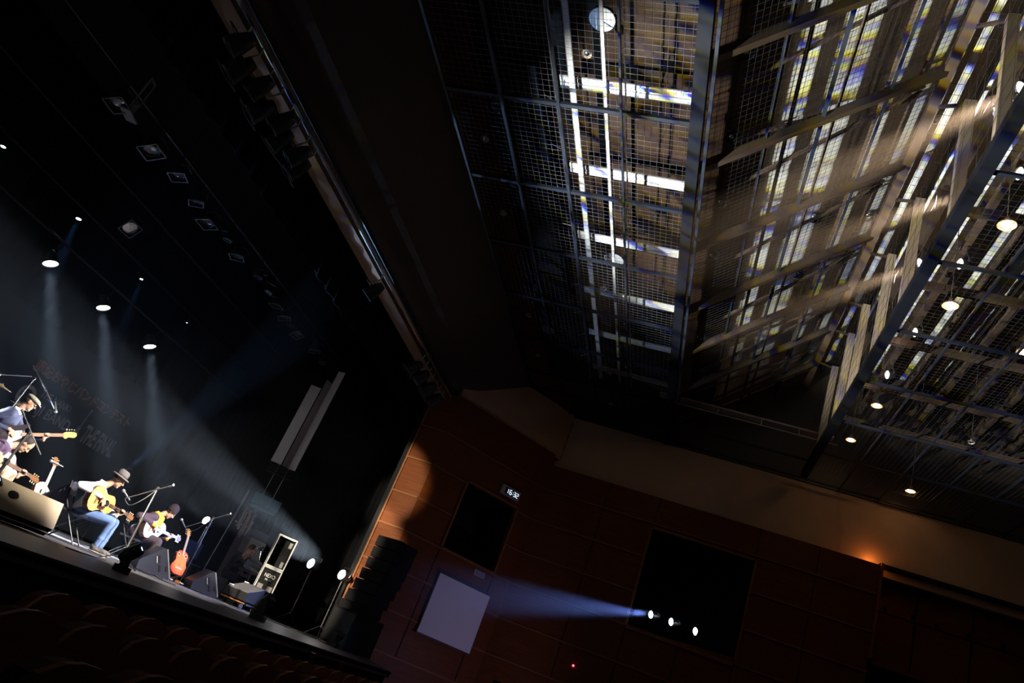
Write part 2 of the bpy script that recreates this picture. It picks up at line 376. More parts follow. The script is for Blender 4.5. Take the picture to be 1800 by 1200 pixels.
# lit metal above the first net: shelves along y, channels along x
for x in (6.25, 8.35, 10.42, 12.5, 14.65, 16.66, 18.67):
    o = MB().box((x-.07, 2.76, E+9.0), (.11, 2.2, .03)).box((x+.07, 2.76, E+9.0), (.09, 2.2, .03)).box((x, 2.76, E+9.03), (.05, 2.2, .06)).build('cable_shelf', M_STEEL)
    tag(o, 'pale double metal shelf crossing above the first net between channel rails', 'shelf', 'metal shelves above the first net')
for y, ww, nm in ((3.62, .10, 'wide'), (3.06, .055, 'narrow')):
    o = MB().bar((4, y, E+8.93), (19.2, y, E+8.93), ww, .03).build('cable_channel', M_STEEL)
    tag(o, ('wider' if nm == 'wide' else 'narrower')+' pale metal channel running above the first net through the round ceiling plates', 'channel')
for y, x0 in ((2.66, 4), (3.88, 4)):
    o = MB().tube([(x0, y, E+8.75), (19, y, E+8.75)], .014).build('ceiling_rod', M_CHROME)
    tag(o, 'thin bright hanger rod '+('on the slot side of' if y < 3 else 'on the stage side of')+' the two pale channels', 'rod')
    for x in (8.6, 9.7, 10.8, 11.9, 13, 14.1, 15.3, 16.4, 17.5):
        o = MB().tube([(x, y, E+8.75), (x-.45, y+.04, NZ+.03)], .009, 5).build('net_hanger', M_CHROME)
        tag(o, 'thin slanting wire holding the first net up to a hanger rod', 'wire', 'slanting net wires')
struct('ceiling_hatch_dark', MB().box((12.2, 4.9, E+9.5), (7.5, .9, .25)), M_BLACK)  # black box stands in for the dark of an open hatch

# nets
def net(name, P, nu, nv, m, r, label):
    """P(s,t) with s,t in 0..1; thin crossed wires"""
    b = MB()
    for i in range(nu+1):
        a, c = V(P(i/nu, 0)), V(P(i/nu, 1)); b.cyl(a, c, r, r, 3, False)
    for j in range(nv+1):
        a, c = V(P(0, j/nv)), V(P(1, j/nv)); b.cyl(a, c, r, r, 3, False)
    o = b.build(name, m); return tag(o, label, 'net')
net('safety_net', lambda s, t: (4+s*16, 5.7-t*4.2, NZ+.05), 145, 38, M_WIRE, .0028, 'fine wire net lying flat over the hall between stage and first dark beam')
net('safety_net', lambda s, t: (4+s*16, 1.36-t*3.4, incz(1.36-t*3.4, .03)), 145, 42, M_WIREB, .0032, 'fine black wire net slanting up from the first dark beam to the slot')
net('safety_net', lambda s, t: (4+s*16, -2.2-t*.45, E+11.4-t*.0), 70, 3, M_WIREB, .004, 'coarse wire net closing the top of the lamp slot')
net('safety_net', lambda s, t: (4+s*16.5, -2.6-t*8.4, NZ+.05), 145, 76, M_WIREB, .0032, 'fine black wire net lying flat behind the slot lamps')
net('safety_net', lambda s, t: (4+s*16.5, -2.45-t*.0, NZ+.2+t*2.9), 44, 9, M_WIREB, .0035, 'coarse upright wire net hanging across the hanger posts')

# ================================================================ LAMPS
M_LENSW = emis('lens_white', (1, .97, .95), 30)
M_LENSB = emis('lens_blue', (.35, .6, 1), 25)
M_LENSP = emis('lens_paleblue', (.75, .88, 1), 25)
M_LENSH = emis('lens_warm', (1, .88, .74), 14)
M_LENSX = mat('dark_lens', (.05, .06, .07), .08, .3, spec=1)
def spot(loc, aim, r, L, label, lens, power=0, ang=20, col=(1, 1, 1), name='spotlight', group=None, yoke=True, blend=.25, gobo=None, square=0, body=None, hang=None):
    loc = V(loc); q = frame(V(aim)-loc)
    t = empty(name, None, 0, label, 'stage light', group, Matrix.Translation(loc) @ q.to_4x4())
    body = body or M_BLK
    MB().rev((0, 0, 0), (0, 0, 1), [(.002, -L), (r*.55, -L), (r*.75, -L*.8), (r*1.02, -L*.35), (r*1.08, 0), (r*1.08, .02), (r, .02), (r*.99, -.015)], 20).build('housing', body, t, True)
    MB().rev((0, 0, 0), (0, 0, 1), [(r*.99, -.005), (r*.6, .004), (.001, .008)], 20).build('lens', lens, t, False)
    if yoke:
        MB().tube([(-r*1.12, 0, -L*.45), (-r*1.3, r*.6, -L*.45), (-r*1.2, r*1.7, -L*.45), (r*1.2, r*1.7, -L*.45), (r*1.3, r*.6, -L*.45), (r*1.12, 0, -L*.45)], .012, 5).build('yoke', M_BLKM, t)
    if square:
        s = square; b = MB()
        for a, c in (((-s, -s), (s, -s)), ((s, -s), (s, s)), ((s, s), (-s, s)), ((-s, s), (-s, -s))): b.bar((*a, .05), (*c, .05), .022, .012, (0, 0, 1))
        b.build('colour_frame', M_FRAME, t)
    if hang:
        iv = (Matrix.Translation(loc) @ q.to_4x4()).inverted()
        MB().tube([iv @ (loc-q.col[2]*L*.5), iv @ V((loc.x, hang[0], hang[1]))], .016, 5).build('hook_clamp', M_BLKM, t)
    if power: spot_light(t, power, ang, col, r*.7, blend, .04, gobo)
    return t

def hung_pipe(x1, y, z):
    b = MB().tube([(3, y, z), (x1, y, z)], .03, 8)
    for x in (4, 9, 14, x1-.3): b.cyl((x, y, z), (x, y, E+8.99 if y > 5 else E+12.49), .005, None, 5)
    return b.build('lighting_bar', M_BLKM)
# three white lamps above the stage (a fourth is just out of the frame)
for i, (x, lab) in enumerate(((8.75, 'white beam lamp over the drums at the dark edge of the row'), (10.5, 'largest and highest of the three white beam lamps over the stage'), (12.2, 'middle one of the three white beam lamps over the stage'), (14.0, 'lowest of the three white beam lamps over the stage, beside the dark wing'))):
    spot((x, 13.5, E+4.25), (x+1.0, 10.5, ST), .14, .3, lab, M_LENSW, 25000, 11, (.80, .89, 1), 'beam_lamp', yoke=False, hang=(13.5, E+4.74))
o = hung_pipe(19, 13.5, E+4.75); tag(o, 'black pipe across the stage that carries the white beam lamps', 'pipe')
for x, r, lab, pw in ((8.9, .05, 'small blue lamp high above the drums near the frame edge', 250), (11.15, .06, 'small blue lamp shining down above the first white beam lamp', 500), (13.55, .045, 'small blue lamp between and above the second and third white beam lamps', 250), (15.7, .03, 'tiny blue lamp at the end of the upper row beside the dark wing', 30)):
    spot((x, 14.5, E+5.74), (x-.3, 12.4, ST), r, .16, lab, M_LENSP, pw*6, 14, (.25, .5, 1), 'blue_lamp', yoke=False, hang=(14.55, E+6.0))
o = hung_pipe(19, 14.55, E+6.0); tag(o, 'black pipe at the back of the stage carrying the small blue lamps', 'pipe')
# lamp standing at the back, shining up over the singers
bl = spot((15.6, 13.5, E+1.45), (13.4, 10.2, E+4.2), .07, .18, 'small blue floor lamp glowing behind the fedora hat', M_LENSP, 5500, 12, (.35, .6, 1), 'blue_lamp', yoke=False)
o = MB().cyl((15.62, 13.55, ST), (15.62, 13.55, E+1.3), .015).build('lamp_pole', M_BLKM); tag(o, 'thin black pole under the small blue lamp behind the fedora player', 'pole')
spot((10.9, 12.9, E+1.35), (10.0, 11.6, E+2.6), .05, .15, 'small blue lamp glinting behind the flat cap of the bass player', M_LENSP, 200, 30, (.4, .6, 1), 'blue_lamp', yoke=False)

# side lights in the wing
for y, z, lab, ax in ((8.03, E+1.22, 'bright round side light on a stand against the orange wood edge', (10, 10.8, E+2.0)), (8.95, E+1.2, 'bright round side light on a stand right of the open flight case', (10.5, 11.6, E+1.9)), (12.36, E+1.26, 'bright round side light seen behind the mic stand of the beanie player', (11, 12.8, E+2.8))):
    x = 18.0
    t = spot((x, y, z), ax, .125 if y < 12 else .11, .3, lab, M_LENSW, (42000 if y < 8.5 else 12000) if y < 12 else 1500, 17, (.93, .96, 1), 'side_light')
    s = empty('lamp_stand', (x+.16, y, ST), 0, 'black tripod stand under the '+{8.03: 'side light nearest the orange wood edge', 8.95: 'side light right of the open flight case', 12.36: 'side light furthest back in the wing'}[y], 'stand')
    MB().cyl((0, 0, .25), (0, 0, z-ST-.1), .018).build('pole', M_CHROME, s)
    for k in range(3):
        a = math.radians(20+120*k); MB().bar((0, 0, .3), (.35*math.cos(a), .35*math.sin(a), .01), .02).build('leg', M_BLKM, s)
# side lights added out of frame across the stage to light the wood edge
for zz, pw_, nm_ in ((E+3.9, 20000, 'upper'), (E+2.1, 28000, 'middle'), (E+.4, 20000, 'lower')):
    spot((1.0, 7.35, zz), (18.5, 8.25, zz), .13, .3, nm_+' added side light out of frame aimed at the wooden proscenium edge', M_LENSW, pw_, 9, (1, .86, .62), 'side_light', blend=.5)
o = MB().cyl((.9, 7.35, ST), (.9, 7.35, E+4.2), .03).build('added_lamp_pole', M_BLKM); tag(o, 'added tall pole out of frame carrying the three added side lights', 'pole')

# moving heads standing along the stage lip; they throw the broken coloured pattern onto the ceiling
def moving_head(loc, az, aim, label, lens, power, ang, col, gobo, sc=1.0, r=.07):
    t = empty('moving_head', loc, az, label, 'stage light')
    MB().box((0, 0, .05*sc), (.30*sc, .26*sc, .1*sc)).build('base', M_BLK, t)
    for s in (-1, 1): MB().prism([(-.07, .1), (.07, .1), (.05, .36), (-.05, .36)], lambda u, z: (.16*s*sc, u*sc, z*sc), lambda u, z: (.125*s*sc, u*sc, z*sc)).build('yoke', M_BLK, t)
    p = V((0, 0, .30*sc)); R3 = rotz(az); d = R3.transposed() @ (V(aim)-(V(loc)+R3 @ p)).normalized()
    MB().rev(p, d, [(.001, -.17*sc), (.08*sc, -.16*sc), (.115*sc, -.05*sc), (.11*sc, .1*sc), (.085*sc, .18*sc), (r*.98, .18*sc), (r*.9, .165*sc)], 18).build('head', M_BLK, t, True)
    MB().cyl(p+d*.16*sc, p+d*.172*sc, r*.92, None, 18).build('lens', lens, t)
    h = bpy.data.objects.new('beam_pivot', None); COL.objects.link(h); h.parent = t; h.matrix_local = Matrix.Translation(p+d*.17*sc) @ frame(d).to_4x4()
    if power: spot_light(h, power, ang, col, .03, .3, .03, gobo)
    return t
moving_head((8.26, 6.4, ST), 40, (11.6, -4.2, E+11.6), 'black moving head lamp with small blue light at the lip before the wedge', M_LENSB, 17000, 57, (.92, .96, 1), ((30, 9, 4), .25), .78, .03)
moving_head((11.95, 6.4, ST), 20, (15.2, 1.0, E+10.9), 'black moving head lamp with blue ring at the lip before the flight case', M_LENSB, 1400, 40, (.6, .76, 1), ((22, 9, 4), .3), .95, .05)
moving_head((15.9, 6.6, ST), 0, (19.4, 4.2, E+.25), 'small black moving head lamp with a thin blue beam at the end of the lip', M_LENSB, 40, 8, (.2, .35, 1), None, .8, .05)
moving_head((5.6, 6.2, ST), 60, (12.0, -2.6, E+11.6), 'added moving head lamp out of frame filling the ceiling pattern', M_LENSB, 18000, 50, (.95, .97, .9), ((26, 8, 4), 1.0), 1.0, .05)  # added out of frame to fill the shadows in the ceiling pattern
moving_head((11.6, 14.5, ST), -90, (10.6, 7.3, E+6.9), 'added moving head lamp before the banner that lights the header pipe blue', M_LENSB, 900, 50, (.34, .52, 1), ((14, 14, 4), .2), .8, .05)  # lamp added to give the header pipe its blue light

# row of lamps hung over the front of the stage
o = hung_pipe(18.2, 10.5, E+6.45); tag(o, 'black pipe over the front of the stage with the blue-lit lamp row', 'pipe')
rowl = [(7.3, .15, 1), (8.4, .16, 1), (9.0, .13, 1), (9.75, .12, 0), (10.45, .15, 1), (10.95, .11, 0), (11.55, .13, 0), (12.3, .12, 0), (12.95, .11, 0), (13.5, .12, 0), (14.1, .13, 1), (14.5, .12, 0), (14.95, .12, 0), (15.7, .13, 1), (16.5, .12, 0)]
for i, (x, r, sq) in enumerate(rowl):
    spot((x, 10.5+random.uniform(-.15, .15), E+6.0), (x+random.uniform(-1.2, 1.2), 8.6+random.uniform(-1.6, 1.6), ST), r*.85, .3, 'dark stage lamp with blue glints hanging in the row behind the proscenium', M_LENSX, name='hung_lamp', group='dark lamps in the row over the stage', hang=(10.5, E+6.45), square=r*1.1 if sq or i % 3 == 0 else 0)
spot((11.1, 13.0, E+5.8), (10.2, 7, E+1), .15, .22, 'square pale flood lamp with crumpled reflector above the white beam lamps', mat('crumpled_foil', (.8, .74, .68), .25, .9, bump=1.0, nscale=18), name='flood_lamp', square=.17, hang=(13.0, E+6.4))
o = hung_pipe(19, 13.0, E+6.4); tag(o, 'black pipe holding the square flood lamp high over the stage', 'pipe')
t = empty('ladder_frame', (7.5, 10.35, E+6.0), 20, 'narrow blue-lit metal frame hanging alone high over the stage', 'frame')
b = MB(); b.bar((-.09, 0, 0), (-.09, 0, .75), .025).bar((.09, 0, 0), (.09, 0, .75), .025).bar((-.09, 0, .75), (.09, 0, .75), .03).bar((-.09, 0, .25), (.09, 0, .25), .03); b.build('rails', M_STEEL, t)
MB().box((0, 0, .12), (.2, .02, .22)).build('plate', M_SLABG, t); MB().box((.03, 0, -.02), (.34, .2, .03)).build('foot_plate', M_STEEL, t)

# pipe in front of the header with its hung lamps
tr = empty('header_pipe', (0, 7.3, E+6.62), 0, 'long dark lighting pipe running in front of the plaster proscenium header', 'pipe')
MB().tube([(3, 0, 0), (18.0, 0, 0)], .055, 10).build('tube', M_CHROME, tr)
MB().tube([(3, -.02, .14), (18.0, -.02, .14)], .05, 10).build('cable_tray', M_BLK, tr)
pipe = [(5.9, -.05), (6.25, .3), (6.6, .2), (6.95, .4), (7.3, .1), (7.6, .35), (7.95, .2), (8.25, .3), (11.9, .25), (15.4, .2), (15.75, .35), (16.1, .1), (16.45, .3), (16.8, .2), (17.15, .35), (17.5, .1)]
for i, (x, dz) in enumerate(pipe):
    lab = 'black lamp box hanging alone halfway along the header pipe' if abs(x-11.9) < .01 else ('dark lamp clustered at the near end of the header pipe' if x < 10 else 'dark lamp clustered at the far end of the header pipe beside the wood wall')
    grp = None if abs(x-11.9) < .01 else ('near cluster on the header pipe' if x < 10 else 'far cluster on the header pipe')
    t = spot((x, 7.42+.12*(i % 2), E+6.12-dz*.4), (x-.6+.3*(i % 3), 9.5, E+3.2), .14, .38, lab, M_LENSX, name='hung_lamp', group=grp, square=.17 if i % 2 else 0)
    o = MB().tube([(x, 7.3, E+6.6), (x+.03, 7.33, E+6.45), (x-.05, 7.4, E+6.28)], .016, 5).build('lamp_clamp', M_STEEL)
    o.parent = t; o.matrix_parent_inverse = t.matrix_world.inverted()

# slot lamps high behind the hanger posts, aimed at the stage
o = hung_pipe(19.5, -2.95, E+10.25); tag(o, 'black pipe in the ceiling slot carrying the key lamps', 'pipe')
for x, lab, pw in ((8.2, 'bright key lamp at the upper corner of the ceiling slot', 28000), (10.5, 'second bright key lamp down the ceiling slot from the upper corner', 23000), (12.5, 'third bright key lamp down the ceiling slot from the upper corner', 23000)):
    spot((x, -2.85, E+9.9), (11.2, 9.6, ST+.4) if x < 9 else (10.0 if x < 11 else 13.4, 10.0, ST+.5), .13, .35, lab, M_LENSH, pw, 17, (1, .90, .80), 'key_lamp', hang=(-2.95, E+10.25))
for x, lab in ((9.5, 'work lamp glowing above the pendant with the wide orange glow'), (11.9, 'work lamp pair glowing between the second and third key lamps'), (14.4, 'small white work lamp glowing between two pendants down the slot'), (16.4, 'white work lamp glowing just above the third lit pendant')):
    spot((x, -3.35, E+9.6), (x-1.2, 1, E+8.2), .10, .2, lab, M_LENSH, 0, name='work_lamp', hang=(-3.45, E+10.1))
    ld = bpy.data.lights.new('glow', 'POINT'); ld.energy = 5; ld.color = (1, .5, .24); ld.shadow_soft_size = .08
    o = bpy.data.objects.new('glow', ld); COL.objects.link(o); o.location = (x-.1, -3.15, E+9.55)
spot((8.25, -2.75, E+9.4), (4, 4, E+2), .15, .12, 'blue-rimmed loudspeaker disc below the topmost key lamp', M_LENSX, name='slot_speaker', square=.16, body=mat('blue_grey', (.3, .42, .6), .5))
# pendants
def pendant(x, y, z, r, label, on=True, cord=None, ws=3, plate=0):
    cord = cord or (E+(12.5 if y < -2 else 9.6)-z)
    t = empty('pendant_lamp', (x, y, z), 0, label, 'lamp')
    MB().rev((0, 0, 0), (0, 0, 1), [(r, 0), (r*.96, .03), (r*.55, r*.55), (r*.28, r*.8), (r*.25, r*1.15), (.01, r*1.2)], 20).build('shade', mat('lamp_shade', (.5, .42, .36), .4, .5), t, True)
    MB().cyl((0, 0, r*1.1), (0, 0, cord), .009).build('rod', M_CHROME, t)
    if plate: MB().rev((0, 0, cord), (0, 0, 1), [(plate*.16, -.03), (plate*.2, -.03), (plate*.98, -.012), (plate, 0), (.01, .02)], 28).build('ceiling_plate', mat('white_plate', (.75, .78, .8), .5), t, False)
    MB().ell((0, 0, .02), (r*.6, r*.6, r*.35)).build('bulb', M_PEND if on else M_CHROME, t, True)
    if on:
        ld = bpy.data.lights.new('glow', 'POINT'); ld.energy = ws; ld.color = (1, .52, .22); ld.shadow_soft_size = .05
        o = bpy.data.objects.new('glow', ld); COL.objects.link(o); o.parent = t; o.location = (0, 0, -.05)
    return t
M_PEND = emis('bulb_warm', (1, .72, .42), 9)
pendant(10.0, -3.4, E+8.98, .135, 'lit orange pendant lamp highest in the row behind the slot')
pendant(12.4, -3.4, E+9.0, .14, 'lit orange pendant lamp second in the row behind the slot')
pendant(17.3, -3.4, E+9.2, .13, 'lit pendant lamp third in the row behind the slot')
pendant(19.9, -3.4, E+9.35, .13, 'lit pendant lamp at the side wall end of the row behind the slot')
pendant(20.4, -5.15, E+8.55, .13, 'lit pendant lamp hanging low and alone close to the side wall', ws=5)
pendant(13.4, -5.0, E+9.0, .12, 'lit pendant lamp at the very edge of the frame beyond the row')
pendant(17.6, -5.6, E+9.0, .08, 'small unlit blue pendant lamp beyond the lit pendants', on=False)
for x, y, z, pl, lab in ((7.56, 3.28, E+8.78, .22, 'unlit pendant under the largest pale blue ceiling plate above the first net'), (14.05, 3.28, E+8.75, .24, 'unlit pendant under the white ceiling plate halfway along the first net'), (18.3, 3.28, E+8.72, .10, 'unlit bright pendant at the side wall end of the channels'), (20.4, 3.31, E+8.7, .1, 'unlit pendant beyond the channels in the dark corner'), (9.75, 5.42, E+8.72, .2, 'unlit pendant in the dark near the plaster slope, nearest the camera'), (11.92, 5.42, E+8.72, .2, 'second unlit pendant in the dark near the plaster slope'), (16.1, 5.42, E+8.7, .2, 'third unlit pendant in the dark near the plaster slope'), (18.3, 5.42, E+8.7, .2, 'fourth unlit pendant in the dark near the plaster slope')):
    pendant(x, y, z, .085, lab, on=False, cord=E+9.6-z if pl > .1 else None, plate=pl if pl > .1 else 0)
# recessed downlights, dark
for i, (x, y) in enumerate(((7.62, .98), (9.33, 1.0), (11.0, 1.02), (12.68, 1.04), (14.35, 1.06), (16.1, 1.06), (12.79, -.76), (14.9, -.8), (13.59, -1.9), (17.0, -.8))):
    z = incz(y, .5); t = empty('downlight', (x, y, z), 0, 'dark round downlight set into the '+('brown slope beside the first dark beam' if y > .5 else 'pattern-lit slope between the rafters'), 'lamp', 'downlights in the brown slope' if y > .5 else 'downlights in the pattern-lit slope')
    MB().rev((0, 0, .05), (0, 0, -1), [(.17, 0), (.17, .05), (.14, .055), (.12, -.02), (.02, -.03)], 20).build('can', M_BLK, t, True)
    MB().ell((0, 0, .03), (.05, .05, .03)).build('bulb', M_CHROME, t, True)
# blue lamps in the side wall window
for y, z, lab, pw in ((.57, E+3.34, 'blue-white lamp at the beam end of the three in the side wall window', 9000), (.01, E+3.34, 'middle one of three blue-white lamps in the side wall window', 5000), (-.65, E+3.32, 'blue-white lamp deepest in the dark side wall window', 4000)):
    spot((XW+.1, y, z), (12.5, 10.0, ST+.2), .1, .3, lab, M_LENSP, pw, 12, (.2, .32, 1), 'follow_spot')
# warm lamp hidden behind the top of the wood panelling, and gallery lamps
ld = bpy.data.lights.new('cornice_lamp', 'POINT'); ld.energy = 8; ld.color = (1, .30, .06); ld.shadow_soft_size = .1
o = bpy.data.objects.new('cornice_lamp', ld); COL.objects.link(o); o.location = (XW+.10, -4.6, E+6.57)
o = MB().tube([(XW+.45, -4.9, E+5.45), (XW+.45, -13, E+5.45)], .02, 6).build('gallery_rail', M_BLKM); tag(o, 'thin dark rail with small lamps along the recessed gallery', 'rail')
for y in (-5.2, -5.9, -6.45, -7.2, -8.0, -8.8, -9.5):
    o = MB().cyl((XW+.45, y, E+5.5), (XW+.40, y+.05, E+5.62), .04, .05, 10).build('gallery_lamp', M_BLK); tag(o, 'small dark lamp standing on the gallery rail', 'lamp', 'lamps on the gallery rail')

# ================================================================ HALL AND WALL THINGS
# hanging white-grey screen panel on the splayed wall
def on_splay(u, z, out=.08): return V((XS+S2*u-S2*out, YS-S2*u-S2*out, z))
t = empty('acoustic_screen', on_splay(2.29, E+1.48, .1), -45, 'square pale screen hung on the dark wood wall below the black opening', 'screen')
MB().box((0, 0, 0), (1.72, .04, 1.56)).build('panel', mat('screen_cloth', (.62, .60, .66), .9), t)
b = MB(); b.box((0, .0, .80), (1.80, .07, .05)).box((0, 0, -.80), (1.80, .07, .03)); b.build('rail', M_BLK, t)
# lamp added below the frame to light the screen violet
spot((17.2, .6, 1.0), on_splay(2.2, E+1.4), .05, .12, 'added unseen violet lamp facing the square screen', M_LENSP, 150, 80, (.62, .5, 1), 'added_screen_lamp', blend=1)
t = empty('digital_clock', on_splay(2.6, E+5.12, .07), -45, 'lit digital wall clock reading 16:32 on the wood wall', 'clock')
MB().box((0, 0, 0), (.66, .10, .27)).build('case', mat('clock_case', (.35, .3, .28), .5), t)
MB().box((.04, -.055, 0), (.50, .01, .18)).build('display', M_BLK, t)
SEG = {'1': 'bc', '6': 'afgedc', '3': 'abgcd', '2': 'abged'}
x = -.155; md = emis('clock_digits', (.62, .78, 1), 1.6)
for ch in '16:32':
    b = MB(); x = x-.03 if ch == '1' else x
    if ch == ':':
        b.box((x+.02, -.064, .028), (.015, .006, .015)).box((x+.02, -.064, -.028), (.015, .006, .015)); x += .045; b.build('colon', md, t); continue
    g = dict(a=(0, .062, 1), d=(0, -.062, 1), g=(0, 0, 1), b=(.034, .031, 0), c=(.034, -.031, 0), f=(-.034, .031, 0), e=(-.034, -.031, 0))
    for k in SEG[ch]:
        px, pz, hz = g[k]; b.box((x+.04+px, -.064, pz), (.06, .006, .015) if hz else (.015, .006, .055))
    b.build('digit', md, t); x += .13 if ch == '1' else .1
t = empty('wall_vent', on_splay(2.62, E+2.69, .03), -45, 'small grey louvred plate on the wood wall beside the square screen', 'vent')
MB().box((0, 0, 0), (.36, .03, .15)).build('frame', mat('vent_grey', (.4, .38, .38), .6), t)
b = MB()
for k in range(5): b.box((0, -.018, -.05+.025*k), (.30, .01, .008))
b.build('slat', M_BLK, t)
o = MB().ell((XW-.02, 2.16, E+1.40), (.03, .03, .03)).build('signal_light', emis('red_dot', (1, .12, .2), 3)); tag(o, 'tiny red light on the dark side wall below the blue lamps', 'light')

# line array and subs
t = empty('line_array', (17.45, 6.75, ST), 158, 'curved black line array of stacked speaker cabinets before the lit wood edge', 'speaker')
zt = E+2.36; xo = 0; tilt = 0
for k in range(7):
    h = .27; rot = Matrix.Rotation(math.radians(tilt), 3, 'Y')
    MB().prism([(-.36, -.142), (.36, -.125), (.36, .125), (-.36, .142)], lambda u, z: rot @ V((u, -.38, z))+V((xo, 0, zt-ST-.14)), lambda u, z: rot @ V((u, .38, z))+V((xo, 0, zt-ST-.14))).build('cabinet', M_BLACK, t)
    zt -= h; xo += .025*k*.8; tilt += 1.6
t = empty('subwoofer', (17.0, 6.75, ST), 158, 'black subwoofer box standing on the stage corner under the line array', 'speaker')
for k in range(1):
    MB().box((0, 0, .02+.40+.82*k), (.95, .8, .80)).build('cabinet', M_BLACK, t); MB().box((.48, 0, .42+.82*k), (.012, .72, .7)).build('grille', M_BLK, t)

# auditorium seats
seat_m = mat('seat_cloth', (.07, .012, .010), .9, noise=.3, nscale=30); seat_w = wood('seat_wood', (.25, .10, .04), (.3, .13, .05))
def make_seat(loc):
    t = empty('auditorium_seat', loc, 0, 'dark red upholstered auditorium seat in the unlit rows before the stage', 'seat', 'auditorium seats before the stage')
    pts = [(-.25, .42), (.25, .42), (.26, .80), (.20, .885), (.10, .925), (0, .935), (-.10, .925), (-.20, .885), (-.26, .80)]
    MB().prism(pts, lambda u, z: (u, -.04-(z-.4)*.16, z), lambda u, z: (u, .05-(z-.4)*.16, z)).build('backrest', seat_m, t)
    MB().prism([(-.26, .36), (.26, .36), (.27, .80), (.21, .895), (.10, .94), (0, .95), (-.10, .94), (-.21, .895), (-.27, .80)], lambda u, z: (u, -.075-(z-.4)*.16, z), lambda u, z: (u, -.045-(z-.4)*.16, z)).build('back_shell', seat_w, t)
    MB().box((0, .24, .42), (.48, .42, .1)).build('seat', seat_m, t)
    b = MB().box((-.27, .14, .30), (.05, .10, .60)).box((-.27, .16, .61), (.06, .34, .035)); b.build('armrest', seat_w, t)
    return t
rows = [(4.05, 4.0, 15.6), (3.1, 2.9, 15.4), (2.15, 2.2, 15.2), (1.2, 2.4, 15.0), (.25, 3.2, 14.8), (-.7, 4.5, 14.6)]
seat0 = None
for ri, (y, x0, x1) in enumerate(rows):
    n = int((x1-x0)/.54)
    lab = ('first row right below the stage lip', 'second row from the stage lip', 'third row from the stage lip', 'fourth row from the stage lip', 'fifth row from the stage lip', 'row nearest the viewer')[ri]
    for k in range(n):
        p = (x1-k*.54, y+.1*math.sin(k*.1), 0)
        if seat0 is None: seat0 = make_seat(p); c = seat0
        else: c = copy_tree(seat0)
        c.location = p; tag(c, 'dark red auditorium seat in the unlit '+lab, None, 'seats in the '+lab)
for k, (x, y, z) in enumerate(((10.9, 4.75, 0), (12.1, 4.75, 0))):
    o = MB().prism([(-.2, 0), (.2, 0), (.22, .75), (.12, 1.0), (-.14, 1.0)], lambda u, v: (u, -.03, v), lambda u, v: (u, .03, v)).build('seat_end_panel', M_WOODL)
    o.location = (x, y, z); o.rotation_euler = (0, 0, .6)
    tag(o, ('warm lit wooden end panel below the lip, left of the other' if k == 0 else 'warm lit wooden end panel below the lip, towards the moving head')+' end panel', 'panel')
MB().box((19.3, 3.6, .45), (.06, 3.4, .9), rotz(-45)).build('aisle_parapet', M_RAIL)['kind'] = 'structure'

# ================================================================ STAGE THINGS
# lettering on the backdrop
bn = empty('stage_banner', (15.0, 15.0, E+2.2), 0, 'dark backdrop banner with red Japanese title and grey band contest lettering', 'banner')
MB().box((-1.2, .06, -.1), (8.6, .02, 3.2)).build('cloth', mat('banner_cloth', (.005, .0055, .008), .95, spec=.05), bn)
MT_R = mat('lettering_red', (.34, .11, .09), .9); MT_G = mat('lettering_grey', (.26, .26, .29), .9)
def lettering(name, s, x, z, w_, h, m, parent, shear=0, y=0, mtx=None, bold=0):
    cu = bpy.data.curves.new(name, 'FONT'); cu.body = s; cu.size = 1; cu.extrude = 0; cu.offset = bold
    o = bpy.data.objects.new(name, cu); COL.objects.link(o); bpy.context.view_layer.update()
    dg = bpy.context.evaluated_depsgraph_get(); me = bpy.data.meshes.new_from_object(o.evaluated_get(dg)); COL.objects.unlink(o); bpy.data.objects.remove(o)
    xs = [v.co.x for v in me.vertices]; ys = [v.co.y for v in me.vertices]
    if not xs: return None
    x0, x1, y0, y1 = min(xs), max(xs), min(ys), max(ys)
    for v in me.vertices:
        u = (v.co.x-x0)/(x1-x0); q = (v.co.y-y0)/(y1-y0); v.co = V((x+u*w_+shear*q*h, y, z+q*h))
    me.materials.clear(); me.materials.append(m)
    o = bpy.data.objects.new(name, me); COL.objects.link(o); o.parent = parent
    if mtx is not None: o.matrix_local = mtx
    return o
JP = '\u5357\u7d00\u304a\u3084\u3058\u30d0\u30f3\u30c9\u30b3\u30f3\u30c6\u30b9\u30c8'
lettering('title_lettering', JP, -2.05, .40, 3.55, .30, MT_R, bn, bold=.02)
lettering('initial_letter', 'O', -2.02, -.43, .50, .52, MT_G, bn, bold=.02)
lettering('name_lettering', 'THE NANKI', -1.45, -.02, .98, .17, MT_G, bn)
lettering('band_lettering', 'YAJI BAND', -1.66, -.50, 1.46, .34, MT_G, bn, bold=.01)
lettering('final_lettering', 'THE FINAL', .30, -.46, 1.24, .46, MT_G, bn, bold=.03)
b = MB(); b.prism([(.02, -.42), (.14, -.45), (.20, -.36), (.14, -.27), (.17, -.15), (.12, -.20), (.09, -.20), (.05, -.14), (.05, -.26), (-.01, -.34)], lambda u, z: (u, 0, z), lambda u, z: (u, .004, z)).prism([(.09, -.25), (.12, -.25), (.14, .24), (.17, .34), (.11, .34)], lambda u, z: (u, 0, z), lambda u, z: (u, .004, z))
b.build('guitar_emblem', MT_G, bn)

